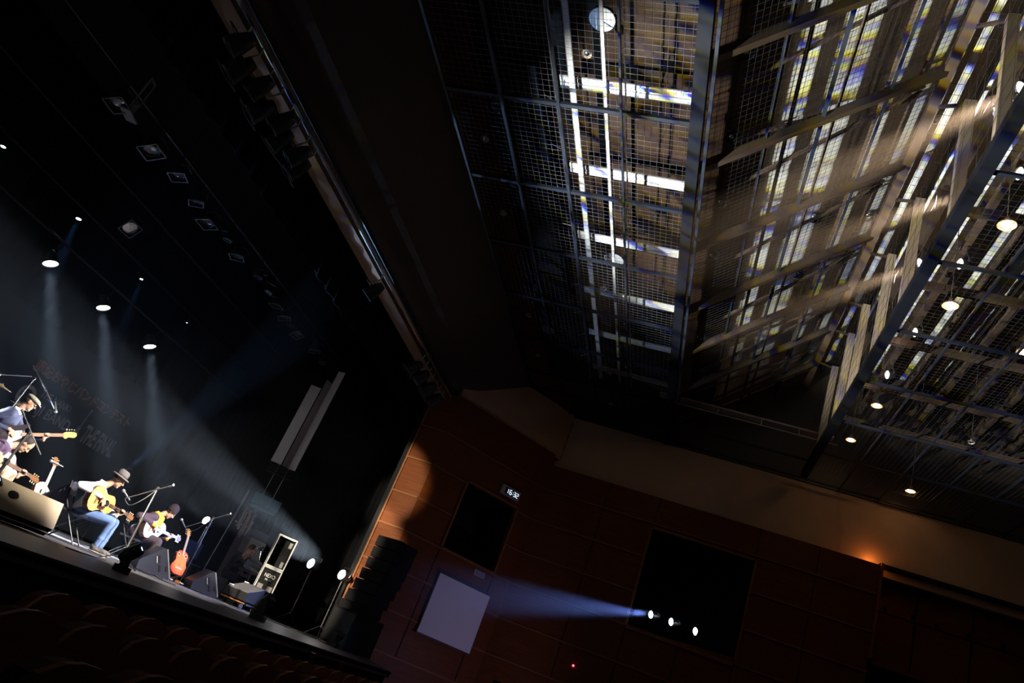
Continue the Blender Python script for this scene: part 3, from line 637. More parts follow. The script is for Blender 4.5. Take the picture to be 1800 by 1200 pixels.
# hanging pale folded panel and its teal box in the wing
t = empty('hanging_panel', (17.0, 10.40, E+3.12), -59, 'tall pale folded panel hanging in the dark wing above the teal box', 'panel')
mp = mat('pale_panel', (.85, .81, .77), .7)
MB().prism([(-.36, .02), (-.08, -.04), (-.08, -.01), (-.36, .05)], lambda x, y: (x, y, 0), lambda x, y: (x, y, 2.3)).build('left_leaf', mp, t)
MB().prism([(-.05, -.02), (.13, .10), (.13, .13), (-.05, .01)], lambda x, y: (x, y, 0), lambda x, y: (x, y, 2.6)).build('middle_leaf', mat('shade_panel', (.33, .28, .25), .8), t)
MB().prism([(.13, .10), (.30, -.04), (.32, -.02), (.15, .13)], lambda x, y: (x, y, 0), lambda x, y: (x, y, 3.0)).build('right_leaf', mp, t)
b = MB()
for k in range(3): b.box((-.02, 0, -.08-.09*k), (.66, .2, .02))
b.build('shelf_rack', M_BLKM, t)
for x in (-.12, .15): MB().cyl((x, 0, 0), (x-.01, 0, -.95), .010).build('rod', M_STEEL, t)
for x in (-.3, .3): MB().cyl((x*.8, .03, 2.2), (x*.8, .03, 5.8), .008).build('rod', M_BLKM, t)
t = empty('teal_cabinet', (16.97, 10.34, E+2.0), -52, 'small teal metal box hanging under the pale folded panel', 'box')
tm = mat('teal_paint', (.07, .20, .24), .5)
MB().box((0, 0, .10), (.70, .3, .28)).build('housing', tm, t); MB().box((0, 0, -.09), (.66, .26, .07)).build('base_tray', tm, t); MB().box((0, 0, -.045), (.68, .28, .015)).build('gap', M_BLACK, t)
MB().box((.06, -.152, .10), (.05, .005, .28)).build('strip', mat('teal_light', (.12, .3, .34), .5), t)
t = empty('tube_bundle', (17.0, 10.6, E+1.3), 0, 'cluster of short brown vertical tubes below the teal box', 'tubes')
for k, (x, z0, z1) in enumerate(((-.30, .0, .5), (-.16, -.05, .42), (-.05, -.15, .5), (.08, -.2, .38), (.2, -.1, .45), (.3, .0, .3))):
    MB().cyl((x, .03*(k % 2), z0), (x, .03*(k % 2), z1), .03).build('tube', mat('tube_brown', (.30, .24, .2), .5), t)
MB().box((0, .05, .1), (.8, .02, .03)).build('bracket', M_STEEL, t)
MB().cyl((-.55, .1, -1.6), (-.42, .1, .9), .012).build('pole', M_STEEL, t)
for nm, c, d, lab, rr in (('wall_speaker', (17.3, 10.3, E+1.0), (.5, .3, .42), 'grey box speaker hanging below the tube cluster', -25), ('scenery_flat', (18.6, 11.2, ST+.94), (.85, .06, 1.88), 'dim grey rectangular flat behind the open flight case lid', -35)):
    o = MB().box((0, 0, 0), d).build(nm, mat('grey_'+nm, (.16, .15, .15), .8)); o.location = c; o.rotation_euler = (0, 0, math.radians(rr)); tag(o, lab, 'speaker' if 'speak' in nm else 'flat')

# flight case with its lid standing on top
t = empty('flight_case', (15.9, 8.72, ST), -57, 'tall open black flight case with silver edges and white stencilled marks', 'case')
def case_box(z0, z1, nm, open_=False):
    b = MB()
    if open_:
        b.box((0, .19, (z0+z1)/2), (.42, .03, z1-z0)).box((-.20, 0, (z0+z1)/2), (.02, .40, z1-z0)).box((.20, 0, (z0+z1)/2), (.02, .40, z1-z0))
    else: b.box((0, 0, (z0+z1)/2), (.42, .40, z1-z0))
    p = b.build(nm, M_BLACK, t)
    e = MB()
    for sx in (-1, 1):
        for sy in (-1, 1): e.box((sx*.21, sy*.20, (z0+z1)/2), (.026, .026, z1-z0))
    for z in (z0, z1):
        for sy in (-1, 1): e.box((0, sy*.20, z), (.42, .03, .033))
        for sx in (-1, 1): e.box((sx*.21, 0, z), (.03, .40, .033))
    e.build('edge', mat('aluminium', (.45, .47, .5), .45, .3), p)
    return p
p = case_box(.12, .98, 'body'); p2 = case_box(1.02, 1.72, 'lid', True)
for sx in (-.11, .11): MB().box((sx, -.21, .55), (.12, .012, .13)).build('handle_dish', mat('dish', (.2, .2, .21), .5, .2), p)
for sx, sz in ((-.15, 1.60), (.15, 1.60), (-.15, 1.14), (.15, 1.14)): MB().box((sx, .17, sz), (.07, .02, .13)).build('hinge_plate', mat('dish', (.45, .45, .46)), p2)
mw = mat('stencil_white', (.75, .75, .75), .7)
lettering('stencil', 'NEXO', -.12, .78, .24, .08, mw, p, y=-.207); lettering('stencil', 'PS-10', -.07, .71, .14, .04, mw, p, y=-.207); lettering('stencil', 'SUPERTEC', -.14, .28, .28, .07, mat('stencil_blue', (.12, .16, .3), .7), p, y=-.207)
for sx in (-.16, .16):
    for sy in (-.15, .15): MB().cyl((sx-.02, sy, .05), (sx+.02, sy, .05), .05).build('caster', M_BLK, t)

# wedges
def wedge(loc, az, label, sc=1.0, L=.62):
    """side profile in local X (front grille slopes to +X) extruded along Y"""
    t = empty('wedge_monitor', loc, az, label, 'speaker')
    prof = [(-.28, .02), (.27, .02), (.29, .05), (.02, .45), (-.02, .45), (-.27, .19), (-.30, .15)]
    P = lambda y: (lambda u, z: (u*sc, y, z*sc))
    MB().prism(prof, P(-L/2), P(L/2)).build('cabinet', mat('wedge_paint', (.012, .014, .026), .45, spec=.25), t)
    a = V((.275*sc, 0, .085*sc)); c = V((.035*sc, 0, .425*sc)); n = (c-a).cross(V((0, 1, 0))).normalized()
    n = -n if n.x < 0 else n
    MB().add([a+n*.012+V((0, -L/2+.03, 0)), a+n*.012+V((0, L/2-.03, 0)), c+n*.012+V((0, L/2-.03, 0)), c+n*.012+V((0, -L/2+.03, 0))], [(0, 1, 2, 3)]).build('grille', mat('wedge_grille', (.06, .06, .065), .7), t)
    for s in (-1, 1):
        for (x, z, a_, w_, h_) in ((-.02, .27, -30, .035, .13), (.06, .14, -30, .03, .12), (.16, .17, -35, .035, .09)):
            MB().box((x*sc, s*(L/2+.003), z*sc), (w_, .012, h_), Matrix.Rotation(math.radians(a_), 3, 'Y')).build('handle_slot', M_BLACK, t)
        MB().box((-.05*sc, s*(L/2+.006), .25*sc), (.012, .012, .12), Matrix.Rotation(math.radians(-30), 3, 'Y')).build('handle', M_STEEL, t)
        MB().bar((.285*sc, s*(L/2-.005), .05*sc), (.02*sc, s*(L/2-.005), .45*sc), .025, .025, (0, 1, 0)).build('corner_trim', M_FRAME, t)
    for sx in (-.24, .18):
        for s in (-1, 1): MB().cyl((sx*sc, s*(L/2-.05), 0), (sx*sc, s*(L/2-.05), .03), .02).build('foot', M_STEEL, t)
    return t
wedge((12.25, 8.95, ST), -40, 'dark side-on wedge monitor at the feet of the beanie player', 1.08)
wedge((13.95, 8.9, ST), -42, 'dark side-on wedge monitor between the orange guitar and the grille-topped box', 1.0)
# large tan-backed monitor at the near end
t = empty('floor_monitor', (7.9, 8.0, ST), -3, 'large tan floor monitor with handle hole before the seated singers', 'speaker')
tan = mat('tan_plate', (.50, .43, .35), .8, noise=.15, nscale=6)
MB().prism([(.0, .13), (.09, .47), (.5, .47), (.5, .02), (.08, .02)], lambda u, z: (-1.2, u, z), lambda u, z: (.72, u, z)).build('cabinet', M_BLACK, t)
nn = V((0, -.34, .09)).normalized()*.012
def tp(x, k): return V((x, .09*k, .13+.34*k))+nn
MB().prism([(-1.2, 0), (.72, 0), (.72, 1), (-1.2, 1)], lambda x, k: tp(x, k), lambda x, k: tp(x, k)-nn*.9).build('back_plate', tan, t)
b = MB(); c0 = tp(-.10, .60)+nn*.4; ex = V((1, 0, 0)); ey = V((0, .09, .34)).normalized()
b.add([c0+ex*.075*math.cos(a)*1.0+ey*.05*math.sin(a) for a in [2*math.pi*i/16 for i in range(16)]], [tuple(range(16))]); b.build('handle_hole', M_BLACK, t)
b = MB().box((.1, .04, .07), (1.2, .01, .015)).box((-.25, .03, .08), (.06, .02, .05)); b.build('socket_strip', M_STEEL, t)
# grille-topped box on a wooden dolly
t = empty('side_fill', (14.85, 8.5, ST), -88, 'black speaker box with grey sloping grille top on a wooden dolly', 'speaker')
MB().prism([(-.34, .16), (.34, .16), (.34, .50), (-.34, .32)], lambda u, z: (-.27, u, z), lambda u, z: (.27, u, z)).build('cabinet', M_BLACK, t)
MB().prism([(-.33, .325), (.33, .50), (.33, .512), (-.33, .337)], lambda u, z: (-.25, u, z), lambda u, z: (.25, u, z)).build('grille', mat('box_grille', (.085, .078, .07), .8, bump=.4, nscale=60), t)
for x, y in ((-.21, -.26), (-.20, .28)): MB().box((x, y, .36+(y+.3)*.27), (.09, .05, .02)).build('label_plate', mw, t)
MB().box((0, -.33, .12), (.56, .03, .025)).build('dolly_rail', M_RAIL, t); MB().box((0, .1, .11), (.5, .5, .03)).build('dolly_deck', M_BLK, t)
for x in (-.2, .2):
    for y in (-.25, .25): MB().cyl((x-.02, y, .05), (x+.02, y, .05), .05).build('caster', M_BLK, t)

# instruments ---------------------------------------------------------------
def gw(t, acoustic=True):
    tab = [(0, .06), (.02, .105), (.08, .165), (.2, .2), (.32, .195), (.45, .155), (.56, .128), (.68, .138), (.82, .148), (.92, .12), (.98, .07), (1, .03)]
    for (a, b_), (c, d) in zip(tab, tab[1:]):
        if a <= t <= c: k = (t-a)/(c-a); k = k*k*(3-2*k); return b_+(d-b_)*k
    return .03
def outline(L=.5, cut=False, n=26, k=1.0):
    up = []; dn = []
    for i in range(n+1):
        t_ = i/n; t2 = .5-.5*math.cos(math.pi*t_); w_ = gw(t2)*k; x = -L*.5+L*t2
        up.append((x, w_)); wd = w_
        if cut and t2 > .72: wd = w_*max(.25, 1-(t2-.72)*4.2) if t2 < .95 else w_*.25
        dn.append((x, -wd))
    return up+dn[::-1]
def guitar(name, label, mtx, top, side, cut=False, dark_guard=True, hs=None, bowl=False, fret=None):
    """local: +X along the neck, +Z out of the soundboard, origin at the middle of the soundboard"""
    t = empty(name, None, 0, label, 'guitar', None, mtx)
    o = outline(cut=cut); d = .10
    MB().prism(o, lambda x, y: (x, y, -d+(.0 if not bowl else .03)), lambda x, y: (x, y, 0)).build('body', side, t)
    MB().prism([(x*.985, y*.975) for x, y in o], lambda x, y: (x, y, .001), lambda x, y: (x, y, .005)).build('soundboard', top, t)
    M_ROSE = fret or mat('rosewood', (.16, .08, .05), .5)
    circ = lambda cx, cy, r, z, ry=None: [(cx+r*math.cos(a), cy+(ry or r)*math.sin(a), z) for a in [2*math.pi*i/20 for i in range(20)]]
    if bowl:
        for s in (-1, 1):
            b = MB(); b.add(circ(.15, s*.085, .045, .007, .03), [tuple(range(20))]); b.build('rosette', mat('epaulette', (.45, .25, .12), .5), t)
            b = MB(); b.add(circ(.15, s*.085, .018, .009), [tuple(range(20))]); b.build('soundhole', M_BLACK, t)
    else:
        b = MB(); b.add(circ(.085, 0, .052, .0065), [tuple(range(20))]); b.build('soundhole', M_BLACK, t)
        if dark_guard: MB().prism([(.10, -.055), (.03, -.05), (-.05, -.075), (-.045, -.12), (.03, -.13), (.08, -.10)], lambda x, y: (x, y, .006), lambda x, y: (x, y, .009)).build('pickguard', mat('tortoise', (.05, .02, .015), .25), t)
    MB().prism([(-.135, -.085), (-.115, -.085), (-.10, -.03), (-.10, .03), (-.115, .085), (-.135, .085)], lambda x, y: (x, y, .006), lambda x, y: (x, y, .014)).build('bridge', M_ROSE, t)
    MB().loft([[V((x, yy, zz)) for yy, zz in ((-.024, .018), (.024, .018), (.02, -.002 if x > .3 else -.004), (-.02, -.002 if x > .3 else -.004))] for x in (.15, .27, .56)]).build('neck', M_ROSE, t)
    b = MB()
    for k in range(13): x = .56-(.36*(1-.5**(k/12))*1.1); b.box((x, 0, .0185), (.0025, .046, .002))
    b.build('fret', M_STEEL, t)
    hsm = hs or mat('head_wood', (.20, .09, .04), .35)
    h = MB().prism([(.56, -.024), (.60, -.035), (.73, -.032), (.745, 0), (.73, .032), (.60, .035), (.56, .024)], lambda x, y: (x, y, -.012-(x-.56)*.25), lambda x, y: (x, y, .006-(x-.56)*.25)).build('headstock', hsm, t)
    for s in (-1, 1):
        for k in range(3):
            x = .61+.045*k; b = MB().cyl((x, s*.028, -.01-(x-.56)*.25), (x, s*.058, -.01-(x-.56)*.25), .006).ell((x, s*.062, -.01-(x-.56)*.25), (.011, .009, .007), n=8, m=5); b.build('tuning_peg', mat('gold_peg', (.8, .65, .4), .3, .8), h)
    b = MB()
    for k in range(6): y = -.018+.0072*k; b.bar((-.118, y*1.3, .016), (.56, y, .0215), .0012)
    b.build('strings', M_CHROME, t)
    return t
def basis(pos, xdir, zdir):
    x = V(xdir).normalized(); z = V(zdir); z = (z-x*z.dot(x)).normalized(); y = z.cross(x)
    return Matrix.Translation(V(pos)) @ Matrix((x, y, z)).transposed().to_4x4()
def bass(label, mtx):
    t = empty('bass_guitar', None, 0, label, 'guitar', None, mtx)
    bo = [(-.25, .05), (-.22, .13), (-.1, .165), (.02, .13), (.12, .14), (.22, .17), (.25, .14), (.16, .07), (.14, .03), (.14, -.03), (.15, -.08), (.2, -.14), (.15, -.15), (.05, -.12), (-.05, -.15), (-.16, -.15), (-.24, -.06)]
    MB().prism(bo, lambda x, y: (x, y, -.02), lambda x, y: (x, y, .02)).build('body', mat('bass_black', (.02, .015, .02), .25), t)
    MB().prism([(-.05, -.12), (.05, -.1), (.14, -.05), (.13, .06), (.0, .05), (-.06, -.04)], lambda x, y: (x, y, .021), lambda x, y: (x, y, .024)).build('pickguard', mat('guard_white', (.7, .7, .68), .4), t)
    MB().loft([[V((x, yy, zz)) for yy, zz in ((-.026, .035), (.026, .035), (.021, .01), (-.021, .01))] for x in (.12, .4, .77)]).build('neck', mat('neck_rose', (.36, .19, .12), .5), t)
    h = MB().prism([(.77, -.026), (.80, -.055), (.82, -.06), (.86, -.035), (.95, -.045), (.99, -.02), (.985, .03), (.95, .045), (.88, .05), (.82, .05), (.79, .04), (.77, .026)], lambda x, y: (x, y, .008), lambda x, y: (x, y, .026)).build('headstock', mat('maple_gold', (.72, .42, .12), .35), t)
    for k in range(4): x = .82+.042*k; MB().cyl((x, .05, .015), (x, .075, .015), .005).ell((x, .085, .015), (.016, .013, .004), n=10, m=5).build('tuning_peg', M_CHROME, h)
    b = MB()
    for k in range(4): b.bar((-.17, -.02+.013*k, .035), (.82, -.016+.011*k, .038), .002)
    b.build('strings', M_CHROME, t)
    return t

def mic(loc, aim, label):
    q = frame(V(aim)-V(loc)).to_4x4(); t = empty('microphone', None, 0, label, 'microphone', None, Matrix.Translation(V(loc)) @ q)
    MB().rev((0, 0, 0), (0, 0, 1), [(.009, -.19), (.011, -.18), (.018, -.03), (.02, -.02)], 14).build('handle', mat('mic_body', (.16, .16, .17), .4, .5), t, True)
    MB().ell((0, 0, 0), (.027, .027, .030)).build('grille', mat('mic_grille', (.62, .62, .64), .4, .7), t, True)
    return t
def mic_stand(base, top, b0, b1, label, tripod=True, r=.016, spread=.32):
    """pole from base to top, boom from b0 (mic end) to b1"""
    base = V(base); t = empty('mic_stand', base, 0, label, 'stand')
    L = lambda p: V(p)-base
    MB().cyl((0, 0, .12), L(top)*.55+V((0, 0, .05)), r*1.25).build('lower_pole', M_BLKM, t); MB().cyl(L(top)*.5, L(top), r).build('upper_pole', M_CHROME, t)
    MB().cyl(L(top)*.56, L(top)*.62, r*1.8).build('clutch', M_BLK, t)
    if tripod:
        for k in range(3):
            a = math.radians(35+120*k); MB().bar((0, 0, .16), (spread*math.cos(a), spread*math.sin(a), .012), .016).build('leg', M_BLKM, t)
    MB().cyl(L(b0), L(b1), .010, .010).build('boom', M_CHROME, t)
    MB().ell(L(top), (.03, .03, .035)).build('boom_joint', M_BLK, t); e = L(b1); d = (L(b1)-L(b0)).normalized()
    MB().cyl(e, e+d*.10, .02).build('counterweight', M_CHROME, t)
    return t
def cable(pts, label, r=.006, m=None):
    P = [V(p) for p in pts]; out = []
    for i in range(len(P)-1):
        p0, p1, p2, p3 = P[max(i-1, 0)], P[i], P[i+1], P[min(i+2, len(P)-1)]
        for k in range(6):
            s = k/6; out.append(.5*((2*p1)+(p2-p0)*s+(2*p0-5*p1+4*p2-p3)*s*s+(3*p1-p0-3*p2+p3)*s**3))
    out.append(P[-1]); o = MB().tube(out, r, 6).build('cable', m or M_BLK, None, True); return tag(o, label, 'cable')
def folding_chair(loc, az, label, cloth=None):
    t = empty('folding_chair', loc, az, label, 'chair')
    MB().box((.02, 0, .445), (.40, .42, .035)).build('seat', cloth or mat('chair_vinyl', (.03, .03, .05), .5), t)
    MB().prism([(-.22, -.19), (-.20, -.19), (-.20, .19), (-.22, .19)], lambda x, y: (x, y, .66), lambda x, y: (x-.05, y, .84)).build('backrest', mat('chair_vinyl', (.03, .03, .05), .5), t)
    for s in (-1, 1):
        MB().tube([(-.27, .21*s, .86), (-.20, .21*s, .6), (.0, .21*s, .33), (.26, .21*s, .01)], .011).build('front_leg', M_BLKM, t)
        MB().tube([(.18, .20*s, .43), (-.02, .20*s, .25), (-.24, .20*s, .01)], .011).build('rear_leg', M_BLKM, t)
    MB().tube([(.22, -.21, .06), (.22, .21, .06)], .009).build('stretcher', M_CHROME, t)
    return t

# ================================================================ PEOPLE
SC = 1.09
M_SKIN = mat('skin', (.62, .36, .25), .55, noise=.08, nscale=12); M_HAIR = mat('dark_hair', (.03, .022, .02), .7)
def remesh(o, vox, sm=3):
    r_ = o.modifiers.new('fuse', 'REMESH'); r_.mode = 'VOXEL'; r_.voxel_size = vox; r_.use_smooth_shade = True
    s_ = o.modifiers.new('smooth', 'SMOOTH'); s_.iterations = sm; s_.factor = .5
    return o
def hand(mb, wrist, dirv, palm_n, curl=55, thumb_side=1):
    """palm + five fingers; fingers curl towards palm_n"""
    d = V(dirv).normalized(); n = V(palm_n); n = (n-d*n.dot(d)).normalized(); s = d.cross(n)*thumb_side
    R3 = Matrix((s, d, n)).transposed()
    mb.ell(V(wrist)+d*.045, (.042, .052, .016), R3, 12, 7)
    mb.cap(V(wrist)-d*.02, V(wrist)+d*.02, .027, .026, 10, 2)
    for k, (off, L) in enumerate(((.031, .072), (.0105, .080), (-.0105, .075), (-.030, .058))):
        p = V(wrist)+d*.088+s*off; a = math.radians(curl*.45); q = p+(d*math.cos(a)+n*math.sin(a))*L*.5
        a2 = math.radians(curl*1.35); e = q+(d*math.cos(a2)+n*math.sin(a2))*L*.35; a3 = math.radians(curl*2.0); g = e+(d*math.cos(a3)+n*math.sin(a3))*L*.25
        mb.cap(p-d*.01, q, .0092, .0088, 8, 2).cap(q, e, .0088, .008, 8, 2).cap(e, g, .008, .0072, 8, 2)
    p = V(wrist)+d*.03+s*.034; q = p+(d*.6+s*.55+n*.45).normalized()*.036; e = q+(d*.85+n*.5).normalized()*.03
    mb.cap(p-d*.005, q, .0125, .0105, 8, 2).cap(q, e, .0105, .009, 8, 2)
def head(mb, c, R3):
    """face towards local +X of R3"""
    P = lambda x, y, z: V(c)+R3 @ V((x, y, z))
    mb.ell(P(-.008, 0, .022), (.098, .077, .098), R3, 20, 12)           # skull
    mb.ell(P(.030, 0, -.045), (.062, .056, .070), R3, 16, 10)           # jaw
    mb.ell(P(.072, 0, -.100), (.022, .026, .018), R3, 10, 7)            # chin
    mb.ell(P(.078, 0, .030), (.016, .052, .013), R3, 12, 6)             # brow
    mb.cap(P(.088, 0, .018), P(.112, 0, -.022), .008, .014, 8, 3)       # nose
    for s in (-1, 1):
        mb.ell(P(.100, .011*s, -.027), (.009, .008, .007), R3, 8, 5)
        mb.ell(P(.064, .038*s, -.022), (.022, .018, .02), R3, 10, 6)    # cheeks
        mb.ell(P(-.004, .079*s, .0), (.018, .009, .032), R3, 10, 6)     # ears
    mb.ell(P(.088, 0, -.058), (.011, .024, .006), R3, 10, 5); mb.ell(P(.087, 0, -.069), (.010, .020, .006), R3, 10, 5)  # lips
def person(label, loc, az, J, shirt, trousers, shoes, collar=None, sleeve_open=.035, skin=None, standing=False):
    """J: joints in local space (x forward, y to the person's left)"""
    t = empty('person', loc, az, label, 'person'); t.scale = (SC,)*3; sk = skin or M_SKIN
    HR = Matrix.Rotation(math.radians(J.get('yaw', 0)), 3, 'Z') @ Matrix.Rotation(math.radians(J['pitch']), 3, 'Y') @ Matrix.Rotation(math.radians(J.get('roll', 0)), 3, 'X')
    nb = V(J['neck']); hc = V(J['head']); pel = V(J['pelvis']); ch = pel.lerp(nb, .66); wa = pel.lerp(nb, .3)
    TR = frame(nb-pel, (1, 0, 0)).transposed(); TR = Matrix((TR[1], -TR[0], TR[2])).transposed() if False else frame(nb-pel, (1, 0, 0))
    # frame(): columns x,y,z with z up the spine, y close to forward
    up = (nb-pel).normalized(); side = V((0, 1, 0)); fw = side.cross(up).normalized(); T3 = Matrix((fw, side, up)).transposed()
    def torso(mb, g=0.0):
        mb.ell(pel+V((0, 0, .03)), (.125+g, .165+g, .12+g), T3, 18, 10); mb.ell(wa, (.105+g, .145+g, .15), T3, 18, 10); mb.ell(ch, (.115+g, .175+g, .17), T3, 18, 10)
        mb.cap(V(J['sh'][0])*.9+nb*.1, V(J['sh'][1])*.9+nb*.1, .062+g, None, 12, 4)
        mb.ell(ch+up*.08-fw*.03, (.085+g, .15+g, .1), T3, 16, 8)
    bm = MB(); torso(bm)
    bm.cap(nb-up*.05, hc-HR @ V((.02, 0, .05)), .058, .05, 12, 3); head(bm, hc, HR)
    for i in (0, 1):
        sh, el, wr = V(J['sh'][i]), V(J['el'][i]), V(J['wr'][i]); bm.cap(sh, el, .046, .038, 12, 3).cap(el, wr, .038, .026, 12, 3)
        hand(bm, wr, J['hd'][i], J['hn'][i], J.get('curl', (45, 75))[i], -1 if i == 0 else 1)
        hp, kn, an = V(J['hip'][i]), V(J['kn'][i]), V(J['an'][i]); bm.cap(hp, kn, .082, .055, 12, 3).cap(kn, an, .052, .035, 12, 3)
        f = V(J.get('ft', (.2, 0, -.05))); bm.cap(an-V((.03, 0, .02)), an+f*.8, .034, .028, 10, 3)
    body = remesh(bm.build('body', sk, t, True), .0085, 2)
    # eyes
    for s in (-1, 1): MB().ell(hc+HR @ V((.079, .030*s, .006)), (.011, .012, .010), HR, 10, 6).build('eye', mat('eye', (.05, .03, .025), .2), body, True)
    sm = MB(); torso(sm, .022)
    for i in (0, 1):
        sh, el, wr = V(J['sh'][i]), V(J['el'][i]), V(J['wr'][i]); end = el.lerp(wr, J.get('cuff', .88))
        sm.cap(sh, el, .072, .056, 12, 4).cap(el, end, .056, sleeve_open, 12, 3)
        # folds at the elbow
        for k in range(3): m_ = sh.lerp(el, .35+.25*k); sm.ell(m_, (.073-.005*k, .070-.005*k, .022), frame(el-sh), 12, 6)
    sh_o = remesh(sm.build('shirt' if not J.get('jacket') else 'jacket', shirt, t, True), .013, 3)
    if collar is not None:
        cm = MB().rev(nb+up*.005-fw*.005, up, [(.068, -.03), (.078, .01), (.066, .055), (.058, .05)], 18); cm.build('collar', collar, sh_o, True)
    tm_ = MB(); tm_.ell(pel+V((.0, 0, .0)), (.14, .178, .115), None, 18, 10)
    for i in (0, 1):
        hp, kn, an = V(J['hip'][i]), V(J['kn'][i]), V(J['an'][i]); tm_.cap(hp, kn, .100, .070, 14, 4).cap(kn, an+V((0, 0, .03)), .069, .052, 14, 2)
        for k in range(3): tm_.ell(kn.lerp(an, .08+.3*k), (.073-.004*k, .073-.004*k, .03), frame(an-kn), 12, 6)
    remesh(tm_.build('trousers', trousers, t, True), .013, 3)
    for i in (0, 1):
        an = V(J['an'][i]); f = V(J.get('ft', (.2, 0, -.05))); fh = V((f.x, f.y, 0)).normalized(); R3 = Matrix((fh, V((-fh.y, fh.x, 0)), V((0, 0, 1)))).transposed()
        b = MB().ell(an+fh*.07+V((0, 0, -.035)), (.135, .048, .042), R3, 16, 8).ell(an+V((-.01, 0, .0)), (.06, .045, .055), R3, 14, 8)
        so = b.build('shoe', shoes, t, True); MB().ell(an+fh*.07+V((0, 0, -.068)), (.145, .052, .018), R3, 16, 6).build('sole', mat('sole', (.35, .33, .31), .8), so, True)
    return t, body, sh_o, HR, hc, nb
def at_head(HR, hc, x, y, z): return hc+HR @ V((x, y, z))
def seated(gx=.0, headpos=(.27, 0, 1.13), pitch=25, yaw=15, neck=(.15, 0, .95), roll=0, knee=.44, kz=.50, el0=(-.06, -.36, .80), wr0=(.18, -.16, .76), G=None):
    J = dict(pelvis=(0, 0, .50), neck=neck, head=headpos, pitch=pitch, yaw=yaw, roll=roll)
    n = V(neck); J['sh'] = [(n.x-.02, -.185, n.z-.065), (n.x-.02, .185, n.z-.065)]
    J['hip'] = [(.02, -.10, .49), (.02, .10, .49)]; J['kn'] = [(knee, -.13, kz), (knee-.02, .13, kz)]; J['an'] = [(knee-.04, -.12, .105), (knee-.02, .13, .105)]
    J['el'] = [el0, (.34, .25, .66)]; J['wr'] = [wr0, None]
    return J
def place_guitar(J, Gc, gd, gn):
    """left wrist behind the neck, right hand over the soundhole; returns local basis"""
    gd = V(gd).normalized(); gn = V(gn); gn = (gn-gd*gn.dot(gd)).normalized(); gy = gn.cross(gd)
    p = V(Gc)+gd*.42; J['wr'][1] = tuple(p-gy*.075-gn*.03-gd*.01)
    w0 = V(Gc)+gd*-.055+gn*.055+gy*.035; J['wr'][0] = tuple(w0)
    J['hd'] = [tuple((gd*.62-gy*.62-gn*.12)), tuple(gy*.85+gn*.35)]; J['hn'] = [tuple(-gn), tuple(gn*.8+gd*.0)]
    return basis(Gc, gd, gn)

def guitar_world(t, B): 
    bpy.context.view_layer.update(); return t.matrix_world @ B

# --- fedora player
white = mat('white_shirt', (.86, .86, .88), .8, noise=.06, nscale=20); jeans = mat('blue_jeans', (.12, .20, .42), .85, noise=.55, nscale=7)
J = seated(headpos=(.23, .02, 1.125), pitch=20, yaw=6, neck=(.07, 0, .96), kz=.52, knee=.52, el0=(-.13, -.38, .82))
B = place_guitar(J, (.23, -.18, .73), (.62, .76, -.05), (.76, -.62, .16))
J['el'][1] = (.34, .18, .64)
SC = 1.02
p3, body, shirt, HR, hc, nb = person('person in white shirt, jeans and grey fedora, seated and playing at a microphone', (10.11, 9.07, ST), -60, J, white, jeans, mat('grey_shoe', (.12, .11, .11), .8), collar=white)
ob = MB().rev(at_head(HR, hc, -.012, 0, .055), HR @ V((-.12, 0, 1)), [(.145, -.015), (.142, .004), (.100, .0), (.096, .03), (.088, .085), (.06, .112), (.02, .095)], 24).build('fedora', mat('felt', (.13, .12, .12), .95), p3, True)
MB().rev(at_head(HR, hc, -.012, 0, .055), HR @ V((-.12, 0, 1)), [(.101, .004), (.098, .028)], 24).build('hat_band', mat('band', (.04, .035, .04), .7), ob, True)
MB().ell(at_head(HR, hc, -.035, 0, -.005), (.075, .078, .075), HR, 16, 9).build('hair', M_HAIR, p3, True)
b = MB()
for s in (-1, 1):
    ring_ = [at_head(HR, hc, .098, .032*s+.022*math.cos(a), .006+.015*math.sin(a)) for a in [2*math.pi*i/12 for i in range(13)]]; b.tube(ring_, .0025, 5); b.tube([at_head(HR, hc, .098, .054*s, .008), at_head(HR, hc, .0, .08*s, .008)], .0025, 5)
b.tube([at_head(HR, hc, .098, -.010, .008), at_head(HR, hc, .098, .010, .008)], .0025, 5).build('glasses', M_CHROME, p3)
guitar('acoustic_guitar', 'honey coloured acoustic guitar held by the player in the fedora', guitar_world(p3, B), wood('honey_top', (.72, .36, .10), (.80, .44, .14), (2, 14, 1), .25), mat('dark_mahogany', (.10, .035, .02), .2))
folding_chair((10.09, 9.10, ST), -62, 'folding chair under the fedora player with dark legs')
o = MB().prism([(-.32, .42), (-.26, .46), (-.34, .92), (-.30, .96), (-.62, .60), (-.98, .36), (-.90, .30), (-.62, .40)], lambda u, z: (u, -.16, z), lambda u, z: (u, .16, z)).build('jacket', mat('slate_cloth', (.06, .07, .11), .9, noise=.3, nscale=6), None, True)
o.location = (10.13, 9.05, ST-.10); o.rotation_euler = (0, 0, math.radians(-62)); tag(o, 'dark slate jacket hanging off the back of the fedora player chair', 'jacket')

